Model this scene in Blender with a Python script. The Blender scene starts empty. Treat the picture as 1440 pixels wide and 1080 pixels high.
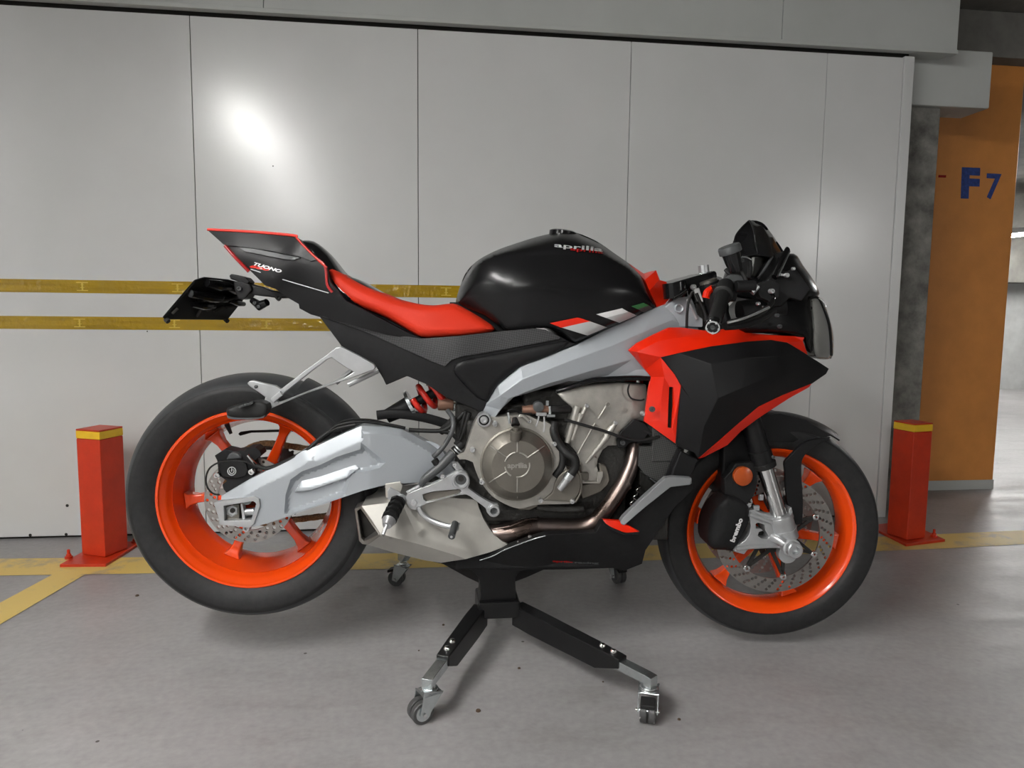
import bpy, bmesh, math, random
import numpy as np
from mathutils import Vector, Matrix
from mathutils.geometry import delaunay_2d_cdt
SC = bpy.context.scene
COL = SC.collection
R = math.radians
# ------------------------------------------------------------------ camera
FPX = 1000.0
YAW, PITCH, ROLL = R(-7.08), R(5.70), R(0.595)
CAMP = Vector((0.0, 0.0, 0.90))
def cam_axes():
    cy, sy, cp, sp = math.cos(YAW), math.sin(YAW), math.cos(PITCH), math.sin(PITCH)
    f = Vector((-sy*cp, cy*cp, -sp)); r = Vector((cy, sy, 0)); u = r.cross(f)
    c, s = math.cos(ROLL), math.sin(ROLL)
    return c*r + s*u, -s*r + c*u, f
AR, AU, AF = cam_axes()
cam = bpy.data.cameras.new('camera'); camo = bpy.data.objects.new('camera', cam); COL.objects.link(camo)
cam.sensor_fit = 'HORIZONTAL'; cam.sensor_width = 36.0; cam.lens = 36.0*FPX/1440.0
cam.clip_start = 0.02; cam.clip_end = 200
mt = Matrix((AR, AU, -AF)).transposed().to_4x4(); mt.translation = CAMP
camo.matrix_world = mt
SC.camera = camo
# ------------------------------------------------------------------ world, exposure
w = bpy.data.worlds.new('world'); SC.world = w; w.use_nodes = True
w.node_tree.nodes['Background'].inputs[0].default_value = (0.75, 0.8, 0.85, 1)
w.node_tree.nodes['Background'].inputs[1].default_value = 0.05
vs = SC.view_settings
vs.view_transform = 'Standard'; vs.look = 'None'; vs.gamma = 1; vs.use_curve_mapping = False
vs.exposure = 0.70
LAMP_POWER = 170.0
# lamps are built (tube, housing) further down; these are their places: x, y, z, length, strength factor
CEIL = 2.36
LAMPS = [(-1.27, -0.05, 2.22, 1.9, .82), (-1.6, -3.4, 2.22, 1.5, 1.55), (6.6, -5.6, 2.22, 1.5, 1.8),
         (7.5, 5.6, 2.10, 1.5, 1.8), (5.7, 4.4, 2.22, 1.5, .55), (-4.6, -1.2, 2.22, 1.5, .45)]
# ------------------------------------------------------------------ picture points -> places
def ray(px, py):
    return AR*((px-720)/FPX) + AU*((540-py)/FPX) + AF
def on_Y(px, py, Y):
    d = ray(px, py); return CAMP + d*(Y/d.y)
def on_Z(px, py, Z=0.0):
    d = ray(px, py); return CAMP + d*((Z-CAMP.z)/d.z)
def K(x0, y0, s):
    def f(*a): return [(x0+a[i]/s, y0+a[i+1]/s) for i in range(0, len(a), 2)]
    return f
kR6=K(620,780,9); kA=K(180,300,4); kB=K(180,540,3.2727); kC=K(440,300,4); kD=K(480,540,4); kE=K(680,520,4); kF=K(760,300,4.8)
kG=K(940,290,4.8); kH=K(860,500,2.7); kI=K(520,740,3.2727); kO=K(740,400,8); kQ=K(180,500,4)
kR1=K(940,330,6.75); kR2=K(560,500,7.7125); kR3=K(280,590,6); kR7=K(980,640,6); kR8=K(700,520,9)
# motorcycle frame: x forward, y away from the camera, z up, origin under the rear axle
BYAW = R(-3.0)
_rp = on_Y(350, 703.5, 1.812)
B0 = Vector((_rp.x + 0.075*math.sin(BYAW)*-1, _rp.y+0.075, 0.0))
BM = Matrix.Translation(B0) @ Matrix.Rotation(BYAW, 4, 'Z'); BI = BM.inverted()
BC = BI @ CAMP
def P(px, py, lat=0.0):
    d = BI.to_3x3() @ ray(px, py)
    return BC + d*((-lat-BC.y)/d.y)
PXM = lambda px, py, lat: (P(px+1, py, lat)-P(px, py, lat)).length    # metres per pixel there
# ------------------------------------------------------------------ materials
def mat(name, col, rough=.5, metal=0.0, coat=0.0, noise=0.0, nscale=20, bump=0.0, bscale=200, emit=None, es=1.0,
        alpha=1.0, spec=.5, trans=0.0, col2=None, nrough=0.0):
    m = bpy.data.materials.new(name); m.use_nodes = True
    nt = m.node_tree; b = nt.nodes['Principled BSDF']
    b.inputs['Base Color'].default_value = (*col, 1); b.inputs['Roughness'].default_value = rough
    b.inputs['Metallic'].default_value = metal; b.inputs['Coat Weight'].default_value = coat
    b.inputs['Coat Roughness'].default_value = .05
    b.inputs['Specular IOR Level'].default_value = spec
    b.inputs['Alpha'].default_value = alpha; b.inputs['Transmission Weight'].default_value = trans
    tc = nt.nodes.new('ShaderNodeTexCoord')
    if noise or nrough:
        n = nt.nodes.new('ShaderNodeTexNoise'); n.inputs['Scale'].default_value = nscale; n.inputs['Detail'].default_value = 8
        n.inputs['Roughness'].default_value = .6
        nt.links.new(tc.outputs['Object'], n.inputs['Vector'])
        mp = nt.nodes.new('ShaderNodeMapRange'); mp.inputs[1].default_value = .3; mp.inputs[2].default_value = .7
        nt.links.new(n.outputs['Fac'], mp.inputs[0])
        if noise:
            mx = nt.nodes.new('ShaderNodeMix'); mx.data_type = 'RGBA'
            c2 = col2 if col2 else tuple(min(1, c*(1+noise)) for c in col)
            c1 = tuple(c*(1-noise) for c in col) if not col2 else col
            mx.inputs[6].default_value = (*c1, 1); mx.inputs[7].default_value = (*c2, 1)
            nt.links.new(mp.outputs[0], mx.inputs[0]); nt.links.new(mx.outputs[2], b.inputs['Base Color'])
        if nrough:
            m2 = nt.nodes.new('ShaderNodeMapRange'); m2.inputs[1].default_value = .3; m2.inputs[2].default_value = .7
            m2.inputs[3].default_value = max(0, rough-nrough); m2.inputs[4].default_value = rough+nrough
            nt.links.new(n.outputs['Fac'], m2.inputs[0]); nt.links.new(m2.outputs[0], b.inputs['Roughness'])
    if bump:
        n2 = nt.nodes.new('ShaderNodeTexNoise'); n2.inputs['Scale'].default_value = bscale; n2.inputs['Detail'].default_value = 5
        nt.links.new(tc.outputs['Object'], n2.inputs['Vector'])
        bp = nt.nodes.new('ShaderNodeBump'); bp.inputs['Strength'].default_value = bump; bp.inputs['Distance'].default_value = .01
        nt.links.new(n2.outputs['Fac'], bp.inputs['Height']); nt.links.new(bp.outputs[0], b.inputs['Normal'])
    if emit:
        b.inputs['Emission Color'].default_value = (*emit, 1); b.inputs['Emission Strength'].default_value = es
    return m
M = {}
M['wallpanel'] = mat('white_laminate', (.60,.605,.60), .22, noise=.05, nscale=1.3, bump=.02, bscale=60, spec=.5)
M['paleduct'] = mat('pale_painted_metal', (.46,.475,.46), .45, noise=.05, nscale=3)
M['dark'] = mat('dark_void', (.02,.018,.016), .9)
M['rough_concrete'] = mat('rough_concrete', (.17,.165,.15), .9, noise=.5, nscale=14, bump=.6, bscale=30)
M['ceil'] = mat('dark_ceiling', (.16,.155,.14), .9, noise=.3, nscale=5)
M['orange_wall'] = mat('orange_paint', (.60,.235,.05), .45, noise=.08, nscale=9, bump=.12, bscale=150)
M['farwall'] = mat('pale_far_wall', (.55,.56,.55), .7, noise=.12, nscale=6)
M['bollard'] = mat('red_paint', (.52,.032,.006), .4, noise=.12, nscale=16, bump=.05, bscale=80)
M['yellow_band'] = mat('yellow_paint', (.80,.49,.02), .4, noise=.06, nscale=30)
M['bluepaint'] = mat('blue_paint', (.02,.05,.22), .6, noise=.4, nscale=60)
M['rubber'] = mat('tyre_rubber', (.012,.012,.0125), .58, noise=.35, nscale=60, spec=.35, bump=.08, bscale=400)
M['lit_tread'] = mat('lit_tread_rubber', (.030,.031,.033), .48, noise=.25, nscale=30, spec=.5)  # lighter than the sidewall: light on the tyre crown put into the colour
M['orange_rim'] = mat('orange_gloss', (.76,.062,.003), .22, coat=.4)
M['red'] = mat('red_gloss', (.66,.016,.002), .28, coat=.3, spec=.35)
M['redtrim'] = mat('red_trim_satin', (.62,.02,.008), .5)
M['hugger'] = mat('grey_black_plastic', (.035,.036,.038), .42)
M['darkred'] = mat('dark_red_gloss', (.30,.008,.008), .2, coat=.6)
M['seat'] = mat('red_vinyl', (.58,.026,.006), .6, spec=.3, bump=.12, bscale=500)
M['satin'] = mat('black_satin', (.008,.008,.0085), .40, spec=.22)
M['matte'] = mat('black_matte', (.010,.010,.0105), .55, noise=.2, nscale=80, spec=.2)
M['gloss'] = mat('black_gloss', (.005,.005,.0055), .16, coat=.15, spec=.3)
M['tank'] = mat('tank_black', (.006,.006,.0065), .27, spec=.28)
M['silver'] = mat('silver_paint', (.37,.395,.42), .44, metal=.3, coat=.05)
M['cast'] = mat('cast_aluminium', (.43,.415,.38), .45, metal=.75, noise=.15, nscale=30, bump=.06, bscale=300)
M['darkcast'] = mat('bronze_grey_cast', (.20,.185,.16), .42, metal=.75, noise=.08, nscale=20)
M['blackcast'] = mat('black_engine', (.025,.024,.022), .5, metal=.3, noise=.4, nscale=30, bump=.4, bscale=60)
M['alu'] = mat('bare_aluminium', (.68,.69,.70), .28, metal=.85)
M['casting'] = mat('silver_casting', (.50,.51,.52), .36, metal=.7, noise=.06, nscale=40)
M['chrome'] = mat('chrome', (.75,.75,.75), .12, metal=1)
M['zinc'] = mat('zinc_plate', (.62,.66,.67), .25, metal=.95, noise=.1, nscale=60)
M['disc'] = mat('disc_steel', (.36,.34,.32), .34, metal=.9, noise=.08, nscale=60)
M['pipe'] = mat('heat_stained_steel', (.075,.048,.036), .30, metal=.95, noise=.3, nscale=9, col2=(.17,.14,.13), nrough=.08)
M['muffler'] = mat('brushed_steel', (.54,.525,.485), .38, metal=.6, noise=.14, nscale=7, nrough=.1)
M['outlet'] = mat('dark_steel', (.26,.245,.225), .38, metal=.8)
M['spring'] = mat('spring_red', (.55,.02,.01), .3, coat=.4)
M['bronze'] = mat('bronze', (.24,.13,.09), .45, metal=.5)
M['chain'] = mat('chain_brass', (.24,.16,.08), .5, metal=.7, noise=.5, nscale=200)
M['reflector'] = mat('amber_reflector', (.34,.055,.006), .3, coat=.2)
M['carbon'] = None
M['rad'] = None
M['white'] = mat('white_print', (.75,.75,.75), .5)
M['silverprint'] = mat('silver_print', (.47,.48,.48), .4, metal=.2)
M['green'] = mat('green_print', (.03,.17,.05), .5)
M['smoke'] = mat('smoked_screen', (.01,.01,.011), .08, alpha=.93, coat=.5)
M['lens'] = mat('headlight_lens', (.30,.30,.28), .07, coat=.6, alpha=.75)
M['black_steel'] = mat('black_powdercoat', (.007,.007,.0075), .33, spec=.35, noise=.2, nscale=50)
M['castor'] = mat('castor_rubber', (.06,.06,.06), .45)
M['ducttrim'] = mat('grey_satin_trim', (.17,.175,.18), .4)
M['rubber2'] = mat('black_rubber', (.008,.008,.008), .6, spec=.35)
M['greyplastic'] = mat('grey_plastic', (.055,.058,.06), .5)
M['screen'] = mat('grey_display', (.14,.14,.13), .35)
M['tube'] = mat('tube_light', (1,1,1), .5, emit=(1,.99,.965), es=LAMP_POWER)
M['housing'] = mat('lamp_housing', (.7,.7,.7), .5)
M['debris'] = mat('dry_leaf_debris', (.08,.05,.03), .9)
def weave(name, c1, c2, scale, rough):
    m = mat(name, c1, rough); nt = m.node_tree; b = nt.nodes['Principled BSDF']
    tc = nt.nodes.new('ShaderNodeTexCoord'); ck = nt.nodes.new('ShaderNodeTexChecker')
    mp = nt.nodes.new('ShaderNodeMapping'); mp.inputs['Rotation'].default_value = (0, .6, 0)
    ck.inputs[1].default_value = (*c1,1); ck.inputs[2].default_value = (*c2,1); ck.inputs['Scale'].default_value = scale
    nt.links.new(tc.outputs['Object'], mp.inputs[0]); nt.links.new(mp.outputs[0], ck.inputs[0]); nt.links.new(ck.outputs[0], b.inputs['Base Color'])
    return m
M['carbon'] = weave('textured_black', (.014,.014,.015), (.040,.040,.041), 260, .42)
M['rad'] = weave('radiator_core', (.012,.012,.012), (.05,.05,.048), 300, .6)
def floor_mat():
    m = bpy.data.materials.new('polished_concrete'); m.use_nodes = True; nt = m.node_tree; b = nt.nodes['Principled BSDF']
    N, L = nt.nodes.new, nt.links.new
    tc = N('ShaderNodeTexCoord')
    n1 = N('ShaderNodeTexNoise'); n1.inputs['Scale'].default_value = 1.7; n1.inputs['Detail'].default_value = 10; n1.inputs['Roughness'].default_value = .62
    n2 = N('ShaderNodeTexNoise'); n2.inputs['Scale'].default_value = 55; n2.inputs['Detail'].default_value = 6
    mp = N('ShaderNodeMapping'); mp.inputs['Scale'].default_value = (1, 3, 1); mp.inputs['Rotation'].default_value = (0, 0, .5)
    n3 = N('ShaderNodeTexNoise'); n3.inputs['Scale'].default_value = 4; n3.inputs['Detail'].default_value = 10; n3.inputs['Roughness'].default_value = .7
    L(tc.outputs['Object'], n1.inputs[0]); L(tc.outputs['Object'], n2.inputs[0]); L(tc.outputs['Object'], mp.inputs[0]); L(mp.outputs[0], n3.inputs[0])
    r = N('ShaderNodeValToRGB'); r.color_ramp.elements[0].position = .3; r.color_ramp.elements[1].position = .72
    r.color_ramp.elements[0].color = (.27,.262,.262,1); r.color_ramp.elements[1].color = (.38,.368,.368,1)
    L(n1.outputs[0], r.inputs[0])
    mx = N('ShaderNodeMix'); mx.data_type = 'RGBA'; mx.blend_type = 'OVERLAY'; mx.inputs[0].default_value = .2
    L(r.outputs[0], mx.inputs[6]); L(n2.outputs[0], mx.inputs[7])
    mx2 = N('ShaderNodeMix'); mx2.data_type = 'RGBA'; mx2.blend_type = 'MULTIPLY'; mx2.inputs[0].default_value = .45
    r3 = N('ShaderNodeValToRGB'); r3.color_ramp.elements[0].position = .36; r3.color_ramp.elements[1].position = .5
    r3.color_ramp.elements[0].color = (.74,.72,.70,1); r3.color_ramp.elements[1].color = (1,1,1,1)
    L(n3.outputs[0], r3.inputs[0]); L(mx.outputs[2], mx2.inputs[6]); L(r3.outputs[0], mx2.inputs[7])
    # small dark chips
    vo = N('ShaderNodeTexVoronoi'); vo.inputs['Scale'].default_value = 5; L(tc.outputs['Object'], vo.inputs['Vector'])
    cr = N('ShaderNodeMath'); cr.operation = 'LESS_THAN'; cr.inputs[1].default_value = .022; L(vo.outputs['Distance'], cr.inputs[0])
    mx3 = N('ShaderNodeMix'); mx3.data_type = 'RGBA'; L(cr.outputs[0], mx3.inputs[0]); L(mx2.outputs[2], mx3.inputs[6]); mx3.inputs[7].default_value = (.06,.05,.045,1)
    L(mx3.outputs[2], b.inputs['Base Color'])
    rr = N('ShaderNodeMapRange'); rr.inputs[1].default_value = .3; rr.inputs[2].default_value = .7; rr.inputs[3].default_value = .30; rr.inputs[4].default_value = .55
    L(n3.outputs[0], rr.inputs[0]); L(rr.outputs[0], b.inputs['Roughness'])
    bp = N('ShaderNodeBump'); bp.inputs['Strength'].default_value = .12; bp.inputs['Distance'].default_value = .01
    L(n3.outputs[0], bp.inputs['Height']); L(bp.outputs[0], b.inputs['Normal'])
    return m
M['floor'] = floor_mat()
def worn(name, col, under, amt):
    m = mat(name, col, .5); nt = m.node_tree; b = nt.nodes['Principled BSDF']; N, L = nt.nodes.new, nt.links.new
    tc = N('ShaderNodeTexCoord'); n = N('ShaderNodeTexNoise'); n.inputs['Scale'].default_value = 7; n.inputs['Detail'].default_value = 12; n.inputs['Roughness'].default_value = .75
    L(tc.outputs['Object'], n.inputs[0]); r = N('ShaderNodeValToRGB'); r.color_ramp.elements[0].position = amt; r.color_ramp.elements[1].position = amt+.12
    r.color_ramp.elements[0].color = (*under,1); r.color_ramp.elements[1].color = (*col,1); L(n.outputs[0], r.inputs[0]); L(r.outputs[0], b.inputs['Base Color'])
    return m
M['line'] = worn('worn_yellow_line', (.72,.52,.15), (.48,.38,.2), .36)
def tape_mat():
    m = mat('yellow_tape', (.38,.24,.008), .13, spec=.6); nt = m.node_tree; b = nt.nodes['Principled BSDF']; N, L = nt.nodes.new, nt.links.new
    tc = N('ShaderNodeTexCoord'); mp = N('ShaderNodeMapping'); mp.inputs['Scale'].default_value = (4, 1, 60)
    n = N('ShaderNodeTexNoise'); n.inputs['Scale'].default_value = 1.2; n.inputs['Detail'].default_value = 4
    L(tc.outputs['Object'], mp.inputs[0]); L(mp.outputs[0], n.inputs[0])
    r = N('ShaderNodeValToRGB'); r.color_ramp.elements[0].position = .3; r.color_ramp.elements[1].position = .7
    r.color_ramp.elements[0].color = (.27,.165,.005,1); r.color_ramp.elements[1].color = (.42,.27,.012,1)
    L(n.outputs[0], r.inputs[0]); L(r.outputs[0], b.inputs['Base Color'])
    n2 = N('ShaderNodeTexNoise'); n2.inputs['Scale'].default_value = 45; n2.inputs['Detail'].default_value = 5; L(tc.outputs['Object'], n2.inputs[0])
    bp = N('ShaderNodeBump'); bp.inputs['Strength'].default_value = .8; bp.inputs['Distance'].default_value = .004
    L(n2.outputs[0], bp.inputs['Height']); L(bp.outputs[0], b.inputs['Normal'])
    return m
M['tape'] = tape_mat()
M['tapeprint'] = mat('tape_print', (.62,.45,.05), .3)
# ------------------------------------------------------------------ mesh helpers
def tag(o, label=None, cat=None, group=None, kind=None):
    if label: o['label'] = label
    if cat: o['category'] = cat
    if group: o['group'] = group
    if kind: o['kind'] = kind
    return o
def empty(name, loc=(0,0,0), rz=0, parent=None):
    o = bpy.data.objects.new(name, None); COL.objects.link(o); o.location = loc; o.rotation_euler = (0,0,rz); o.parent = parent
    o.empty_display_size = .1
    return o
def link(name, me, m, parent=None, sharp=35, bevel=0, smooth=True, label=None, seg=2):
    o = bpy.data.objects.new(name, me); COL.objects.link(o); o.parent = parent
    if m is not None: me.materials.append(M[m] if isinstance(m, str) else m)
    if smooth:
        me.shade_smooth(); me.set_sharp_from_angle(angle=R(sharp))
    if bevel:
        b = o.modifiers.new('bevel', 'BEVEL'); b.width = bevel; b.segments = seg; b.limit_method = 'ANGLE'; b.angle_limit = R(28); b.harden_normals = True
    if label: o['label'] = label
    return o
class MB:
    def __init__(s): s.v = []; s.f = []
    def add(s, vs, fs):
        n = len(s.v); s.v += [Vector(p) for p in vs]; s.f += [tuple(i+n for i in f) for f in fs]; return s
    def box(s, c, d, m=None):
        c = Vector(c); vs = [Vector((x*d[0]/2, y*d[1]/2, z*d[2]/2)) for x in (-1,1) for y in (-1,1) for z in (-1,1)]
        if m is not None: vs = [m @ p for p in vs]
        return s.add([c+p for p in vs], [(0,1,3,2),(4,6,7,5),(0,4,5,1),(2,3,7,6),(0,2,6,4),(1,5,7,3)])
    def box2(s, lo, hi):
        lo, hi = Vector(lo), Vector(hi); return s.box((lo+hi)/2, hi-lo)
    def hexa(s, q0, q1):  # two quads
        return s.add(list(q0)+list(q1), [(3,2,1,0),(4,5,6,7),(0,1,5,4),(1,2,6,5),(2,3,7,6),(3,0,4,7)])
    def tube(s, pts, r, n=12, caps=True, closed=False, flat=1.0, up=None):
        pts = [Vector(p) for p in pts]; k = len(pts); rr = r if isinstance(r, (list, tuple)) else [r]*k
        T = []
        for i in range(k):
            a = pts[(i-1) % k] if (closed or i > 0) else pts[0]; b = pts[(i+1) % k] if (closed or i < k-1) else pts[-1]
            T.append((b-a).normalized())
        ref = Vector(up) if up else (Vector((0,0,1)) if abs(T[0].z) < .9 else Vector((0,1,0)))
        nrm = (ref - T[0]*ref.dot(T[0])).normalized(); vs = []
        for i in range(k):
            nrm = (nrm - T[i]*nrm.dot(T[i])).normalized(); bi = T[i].cross(nrm)
            for j in range(n):
                a = 2*math.pi*j/n; vs.append(pts[i] + nrm*math.cos(a)*rr[i] + bi*math.sin(a)*rr[i]*flat)
        fs = []
        for i in range(k if closed else k-1):
            i2 = (i+1) % k
            for j in range(n):
                j2 = (j+1) % n; fs.append((i*n+j, i*n+j2, i2*n+j2, i2*n+j))
        if caps and not closed: fs.append(tuple(range(n-1,-1,-1))); fs.append(tuple((k-1)*n+j for j in range(n)))
        return s.add(vs, fs)
    def cyl(s, a, b, r0, r1=None, n=24): return s.tube([a, b], [r0, r0 if r1 is None else r1], n)
    def lathe(s, prof, c=(0,0,0), ax=(0,-1,0), n=48, closed=False, ref=None, a0=0.0, a1=2*math.pi):
        c = Vector(c); ax = Vector(ax).normalized(); rf = Vector(ref) if ref else (Vector((0,0,1)) if abs(ax.z) < .9 else Vector((1,0,0)))
        u = (rf-ax*rf.dot(ax)).normalized(); v = ax.cross(u); full = abs(a1-a0-2*math.pi) < 1e-6
        m = n if full else n+1; vs = []
        for j in range(m):
            a = a0+(a1-a0)*j/n; e = u*math.cos(a)+v*math.sin(a)
            for (t, r) in prof: vs.append(c+ax*t+e*r)
        k = len(prof); fs = []
        for j in range(n):
            j2 = (j+1) % m
            for i in range(k if closed else k-1):
                i2 = (i+1) % k; fs.append((j*k+i, j2*k+i, j2*k+i2, j*k+i2))
        if not full and closed: fs.append(tuple(range(k))); fs.append(tuple((m-1)*k+i for i in range(k-1,-1,-1)))
        return s.add(vs, fs)
    def mesh(s, name, weld=True):
        me = bpy.data.meshes.new(name); me.from_pydata([tuple(p) for p in s.v], [], s.f)
        bm = bmesh.new(); bm.from_mesh(me)
        if weld: bmesh.ops.remove_doubles(bm, verts=bm.verts, dist=1e-6)
        bmesh.ops.recalc_face_normals(bm, faces=bm.faces); bm.to_mesh(me); bm.free(); return me
    def build(s, name, m, parent=None, **kw): return link(name, s.mesh(name), m, parent, **kw)
def catmull(pts, n=8, closed=False):
    pts = [Vector(p) for p in pts]; k = len(pts); out = []
    for i in range(k if closed else k-1):
        g = lambda j: pts[j % k] if closed else pts[min(max(j,0),k-1)]
        p0, p1, p2, p3 = g(i-1), g(i), g(i+1), g(i+2)
        for t in range(n):
            t /= n; out.append(.5*((2*p1)+(-p0+p2)*t+(2*p0-5*p1+4*p2-p3)*t*t+(-p0+3*p1-3*p2+p3)*t**3))
    if not closed: out.append(pts[-1])
    return out
def smooth_poly(pts, step, corner=38):
    """closed outline: curve through the points, corners sharper than `corner` degrees stay"""
    pts = [Vector(p[:2]) for p in pts]; k = len(pts); out = []
    def sharp(i):
        a = (pts[i]-pts[i-1]); b = (pts[(i+1) % k]-pts[i])
        return a.length < 1e-9 or b.length < 1e-9 or a.angle(b) > R(corner)
    sh = [sharp(i) for i in range(k)]
    for i in range(k):
        p1, p2 = pts[i], pts[(i+1) % k]; d = p2-p1
        m1 = d if sh[i] else (p2-pts[i-1])*.5; m2 = d if sh[(i+1) % k] else (pts[(i+2) % k]-p1)*.5
        m1 = m1.normalized()*min(m1.length, d.length); m2 = m2.normalized()*min(m2.length, d.length)
        n = max(1, int(round(d.length/step)))
        for t in range(n):
            t /= n; h00 = 2*t**3-3*t*t+1; h10 = t**3-2*t*t+t; h01 = -2*t**3+3*t*t; h11 = t**3-t*t
            out.append(h00*p1+h10*m1+h01*p2+h11*m2)
    return out
def inpoly(x, y, poly):
    c = False; j = len(poly)-1
    for i in range(len(poly)):
        xi, yi = poly[i][0], poly[i][1]; xj, yj = poly[j][0], poly[j][1]
        if (yi > y) != (yj > y) and x < (xj-xi)*(y-yi)/(yj-yi)+xi: c = not c
        j = i
    return c
def edist(x, y, P0, P1):
    d = P1-P0; q = np.array([x, y])-P0; L = (d*d).sum(1)+1e-12; t = np.clip((q*d).sum(1)/L, 0, 1)
    e = q-d*t[:,None]; return math.sqrt((e*e).sum(1).min())
def tps(ctrl):
    c = np.array(ctrl, float); X = c[:,:2]/100.0; n = len(c)
    if n < 3:
        v = c[:,2].mean(); return lambda x, y: v
    D = np.linalg.norm(X[:,None]-X[None], axis=2); Kk = np.where(D > 0, D*D*np.log(D+1e-12), 0)
    Pm = np.hstack([np.ones((n,1)), X]); A = np.zeros((n+3, n+3)); A[:n,:n] = Kk+np.eye(n)*1e-3; A[:n,n:] = Pm; A[n:,:n] = Pm.T
    s = np.linalg.lstsq(A, np.append(c[:,2], [0,0,0]), rcond=None)[0]; lo, hi = c[:,2].min()-.02, c[:,2].max()+.02
    def f(x, y):
        q = np.array([x, y])/100.0; d = np.linalg.norm(X-q, axis=1); k = np.where(d > 0, d*d*np.log(d+1e-12), 0)
        return float(np.clip(k@s[:n]+s[n]+q@s[n+1:], lo, hi))
    return f
def tri(outline, inner, creases=(), holes=()):
    """triangulate; returns pts, tris, boundary loops (index lists)"""
    vs = [Vector(p) for p in outline]; loops = [list(range(len(vs)))]; ed = [(i, (i+1) % len(vs)) for i in range(len(vs))]
    for h in holes:
        n = len(vs); vs += [Vector(p) for p in h]; loops.append(list(range(n, n+len(h)))); ed += [(n+i, n+(i+1) % len(h)) for i in range(len(h))]
    for c in creases:
        n = len(vs); vs += [Vector(p) for p in c]; ed += [(n+i, n+i+1) for i in range(len(c)-1)]
    vs += [Vector(p) for p in inner]
    r = delaunay_2d_cdt(vs, ed, [], 0, 1e-5, True)
    V = [tuple(p) for p in r[0]]; mp = {}
    for i, src in enumerate(r[3]):
        for q in src: mp[q] = i
    F = []
    for f in r[2]:
        cx = sum(V[i][0] for i in f)/3; cy = sum(V[i][1] for i in f)/3
        if inpoly(cx, cy, outline) and not any(inpoly(cx, cy, h) for h in holes): F.append(tuple(f))
    return V, F
def solid_from(V3, F, depth, mid, mirror):
    """front sheet + skirt (+ back) -> MB ; y grows away from camera"""
    ec = {}
    for f in F:
        for i in range(3):
            a, b = f[i], f[(i+1) % 3]; ec[(a, b)] = ec.get((a, b), 0)+1
    bd = [e for e in ec if (e[1], e[0]) not in ec]
    m = MB(); n = len(V3)
    if mid:
        back = [Vector((p.x, 0.0, p.z)) for p in V3]
    else:
        back = [Vector((p.x, p.y+depth, p.z)) for p in V3]
    m.v = [p.copy() for p in V3]; m.f = list(F)
    used = {}
    def bk(i):
        if i not in used: used[i] = len(m.v); m.v.append(back[i])
        return used[i]
    for a, b in bd:
        if (V3[a]-back[a]).length < 1e-6 and (V3[b]-back[b]).length < 1e-6: continue
        m.f.append((a, bk(a), bk(b), b))
    if not mid:
        for f in F: m.f.append(tuple(bk(i) for i in reversed(f)))
    if mirror == 'join':
        k = len(m.v); m.v += [Vector((p.x, -p.y, p.z)) for p in m.v[:k]]; m.f += [tuple(i+k for i in reversed(f)) for f in m.f[:]]
    return m
def mirror_copy(o, parent=None):
    me = o.data.copy()
    me.transform(Matrix.Scale(-1, 4, (0,1,0))); me.flip_normals()
    c = o.copy(); c.data = me; COL.objects.link(c); c.parent = parent if parent else o.parent
    return c
def panel(name, m, outline, ctrl, parent, depth=.006, mid=False, mirror=None, step=6, edge=None, creases=(), holes=(),
          smooth=True, sharp=40, corner=38, label=None, bevel=0, lift=0.0):
    """curved panel: outline (picture points) and sideways distance given at a few control points"""
    ol = smooth_poly(outline, step, corner) if smooth else smooth_poly(outline, step, 0)
    L0 = ctrl if callable(ctrl) else tps(ctrl)
    A0 = np.array([tuple(p) for p in ol]); A1 = np.roll(A0, -1, 0)
    hs = [smooth_poly(h, step, corner) for h in holes]
    cr = []
    for c in creases:
        c = [Vector(p[:2]) for p in c]; o = []
        for i in range(len(c)-1):
            n = max(1, int((c[i+1]-c[i]).length/step))
            o += [c[i].lerp(c[i+1], t/n) for t in range(n)]
        o.append(c[-1]); o = [p for p in o if inpoly(p.x, p.y, ol) and edist(p.x, p.y, A0, A1) > .6]
        if len(o) > 1: cr.append(o)
    xs = A0[:,0]; ys = A0[:,1]; inner = []
    y = ys.min()+step*.5; row = 0
    while y < ys.max():
        x = xs.min()+(step*.5 if row % 2 else 0)
        while x < xs.max():
            if inpoly(x, y, ol) and edist(x, y, A0, A1) > step*.45 and not any(inpoly(x, y, h) for h in hs): inner.append((x, y))
            x += step
        y += step*.87; row += 1
    if edge:   # extra rings near the rim so the roll-over is smooth
        nv = len(ol)
        for fr in (.12, .35, .65):
            for i in range(nv):
                t = (ol[(i+1) % nv]-ol[i-1]); 
                if t.length < 1e-6: continue
                nn = Vector((-t.y, t.x)).normalized()
                for sg in (1, -1):
                    q = ol[i]+nn*sg*edge[0]*fr
                    if inpoly(q.x, q.y, ol) and edist(q.x, q.y, A0, A1) > edge[0]*fr*.85 : inner.append((q.x, q.y)); break
    V, F = tri(ol, inner, cr, hs)
    def L(x, y):
        v = L0(x, y)+lift
        if edge:
            d = edist(x, y, A0, A1)
            if d < edge[0]:
                t = 1-d/edge[0]; v -= edge[1]*(1-math.sqrt(max(0, 1-t*t)))
        return max(v, 0.0) if mid else v
    V3 = [P(x, y, L(x, y)) for x, y in V]
    mb = solid_from(V3, F, depth, mid, mirror)
    o = mb.build(name, m, parent, sharp=sharp, label=label, bevel=bevel)
    if mirror == 'dup': mirror_copy(o)
    o_L[name] = L
    return o
o_L = {}
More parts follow.
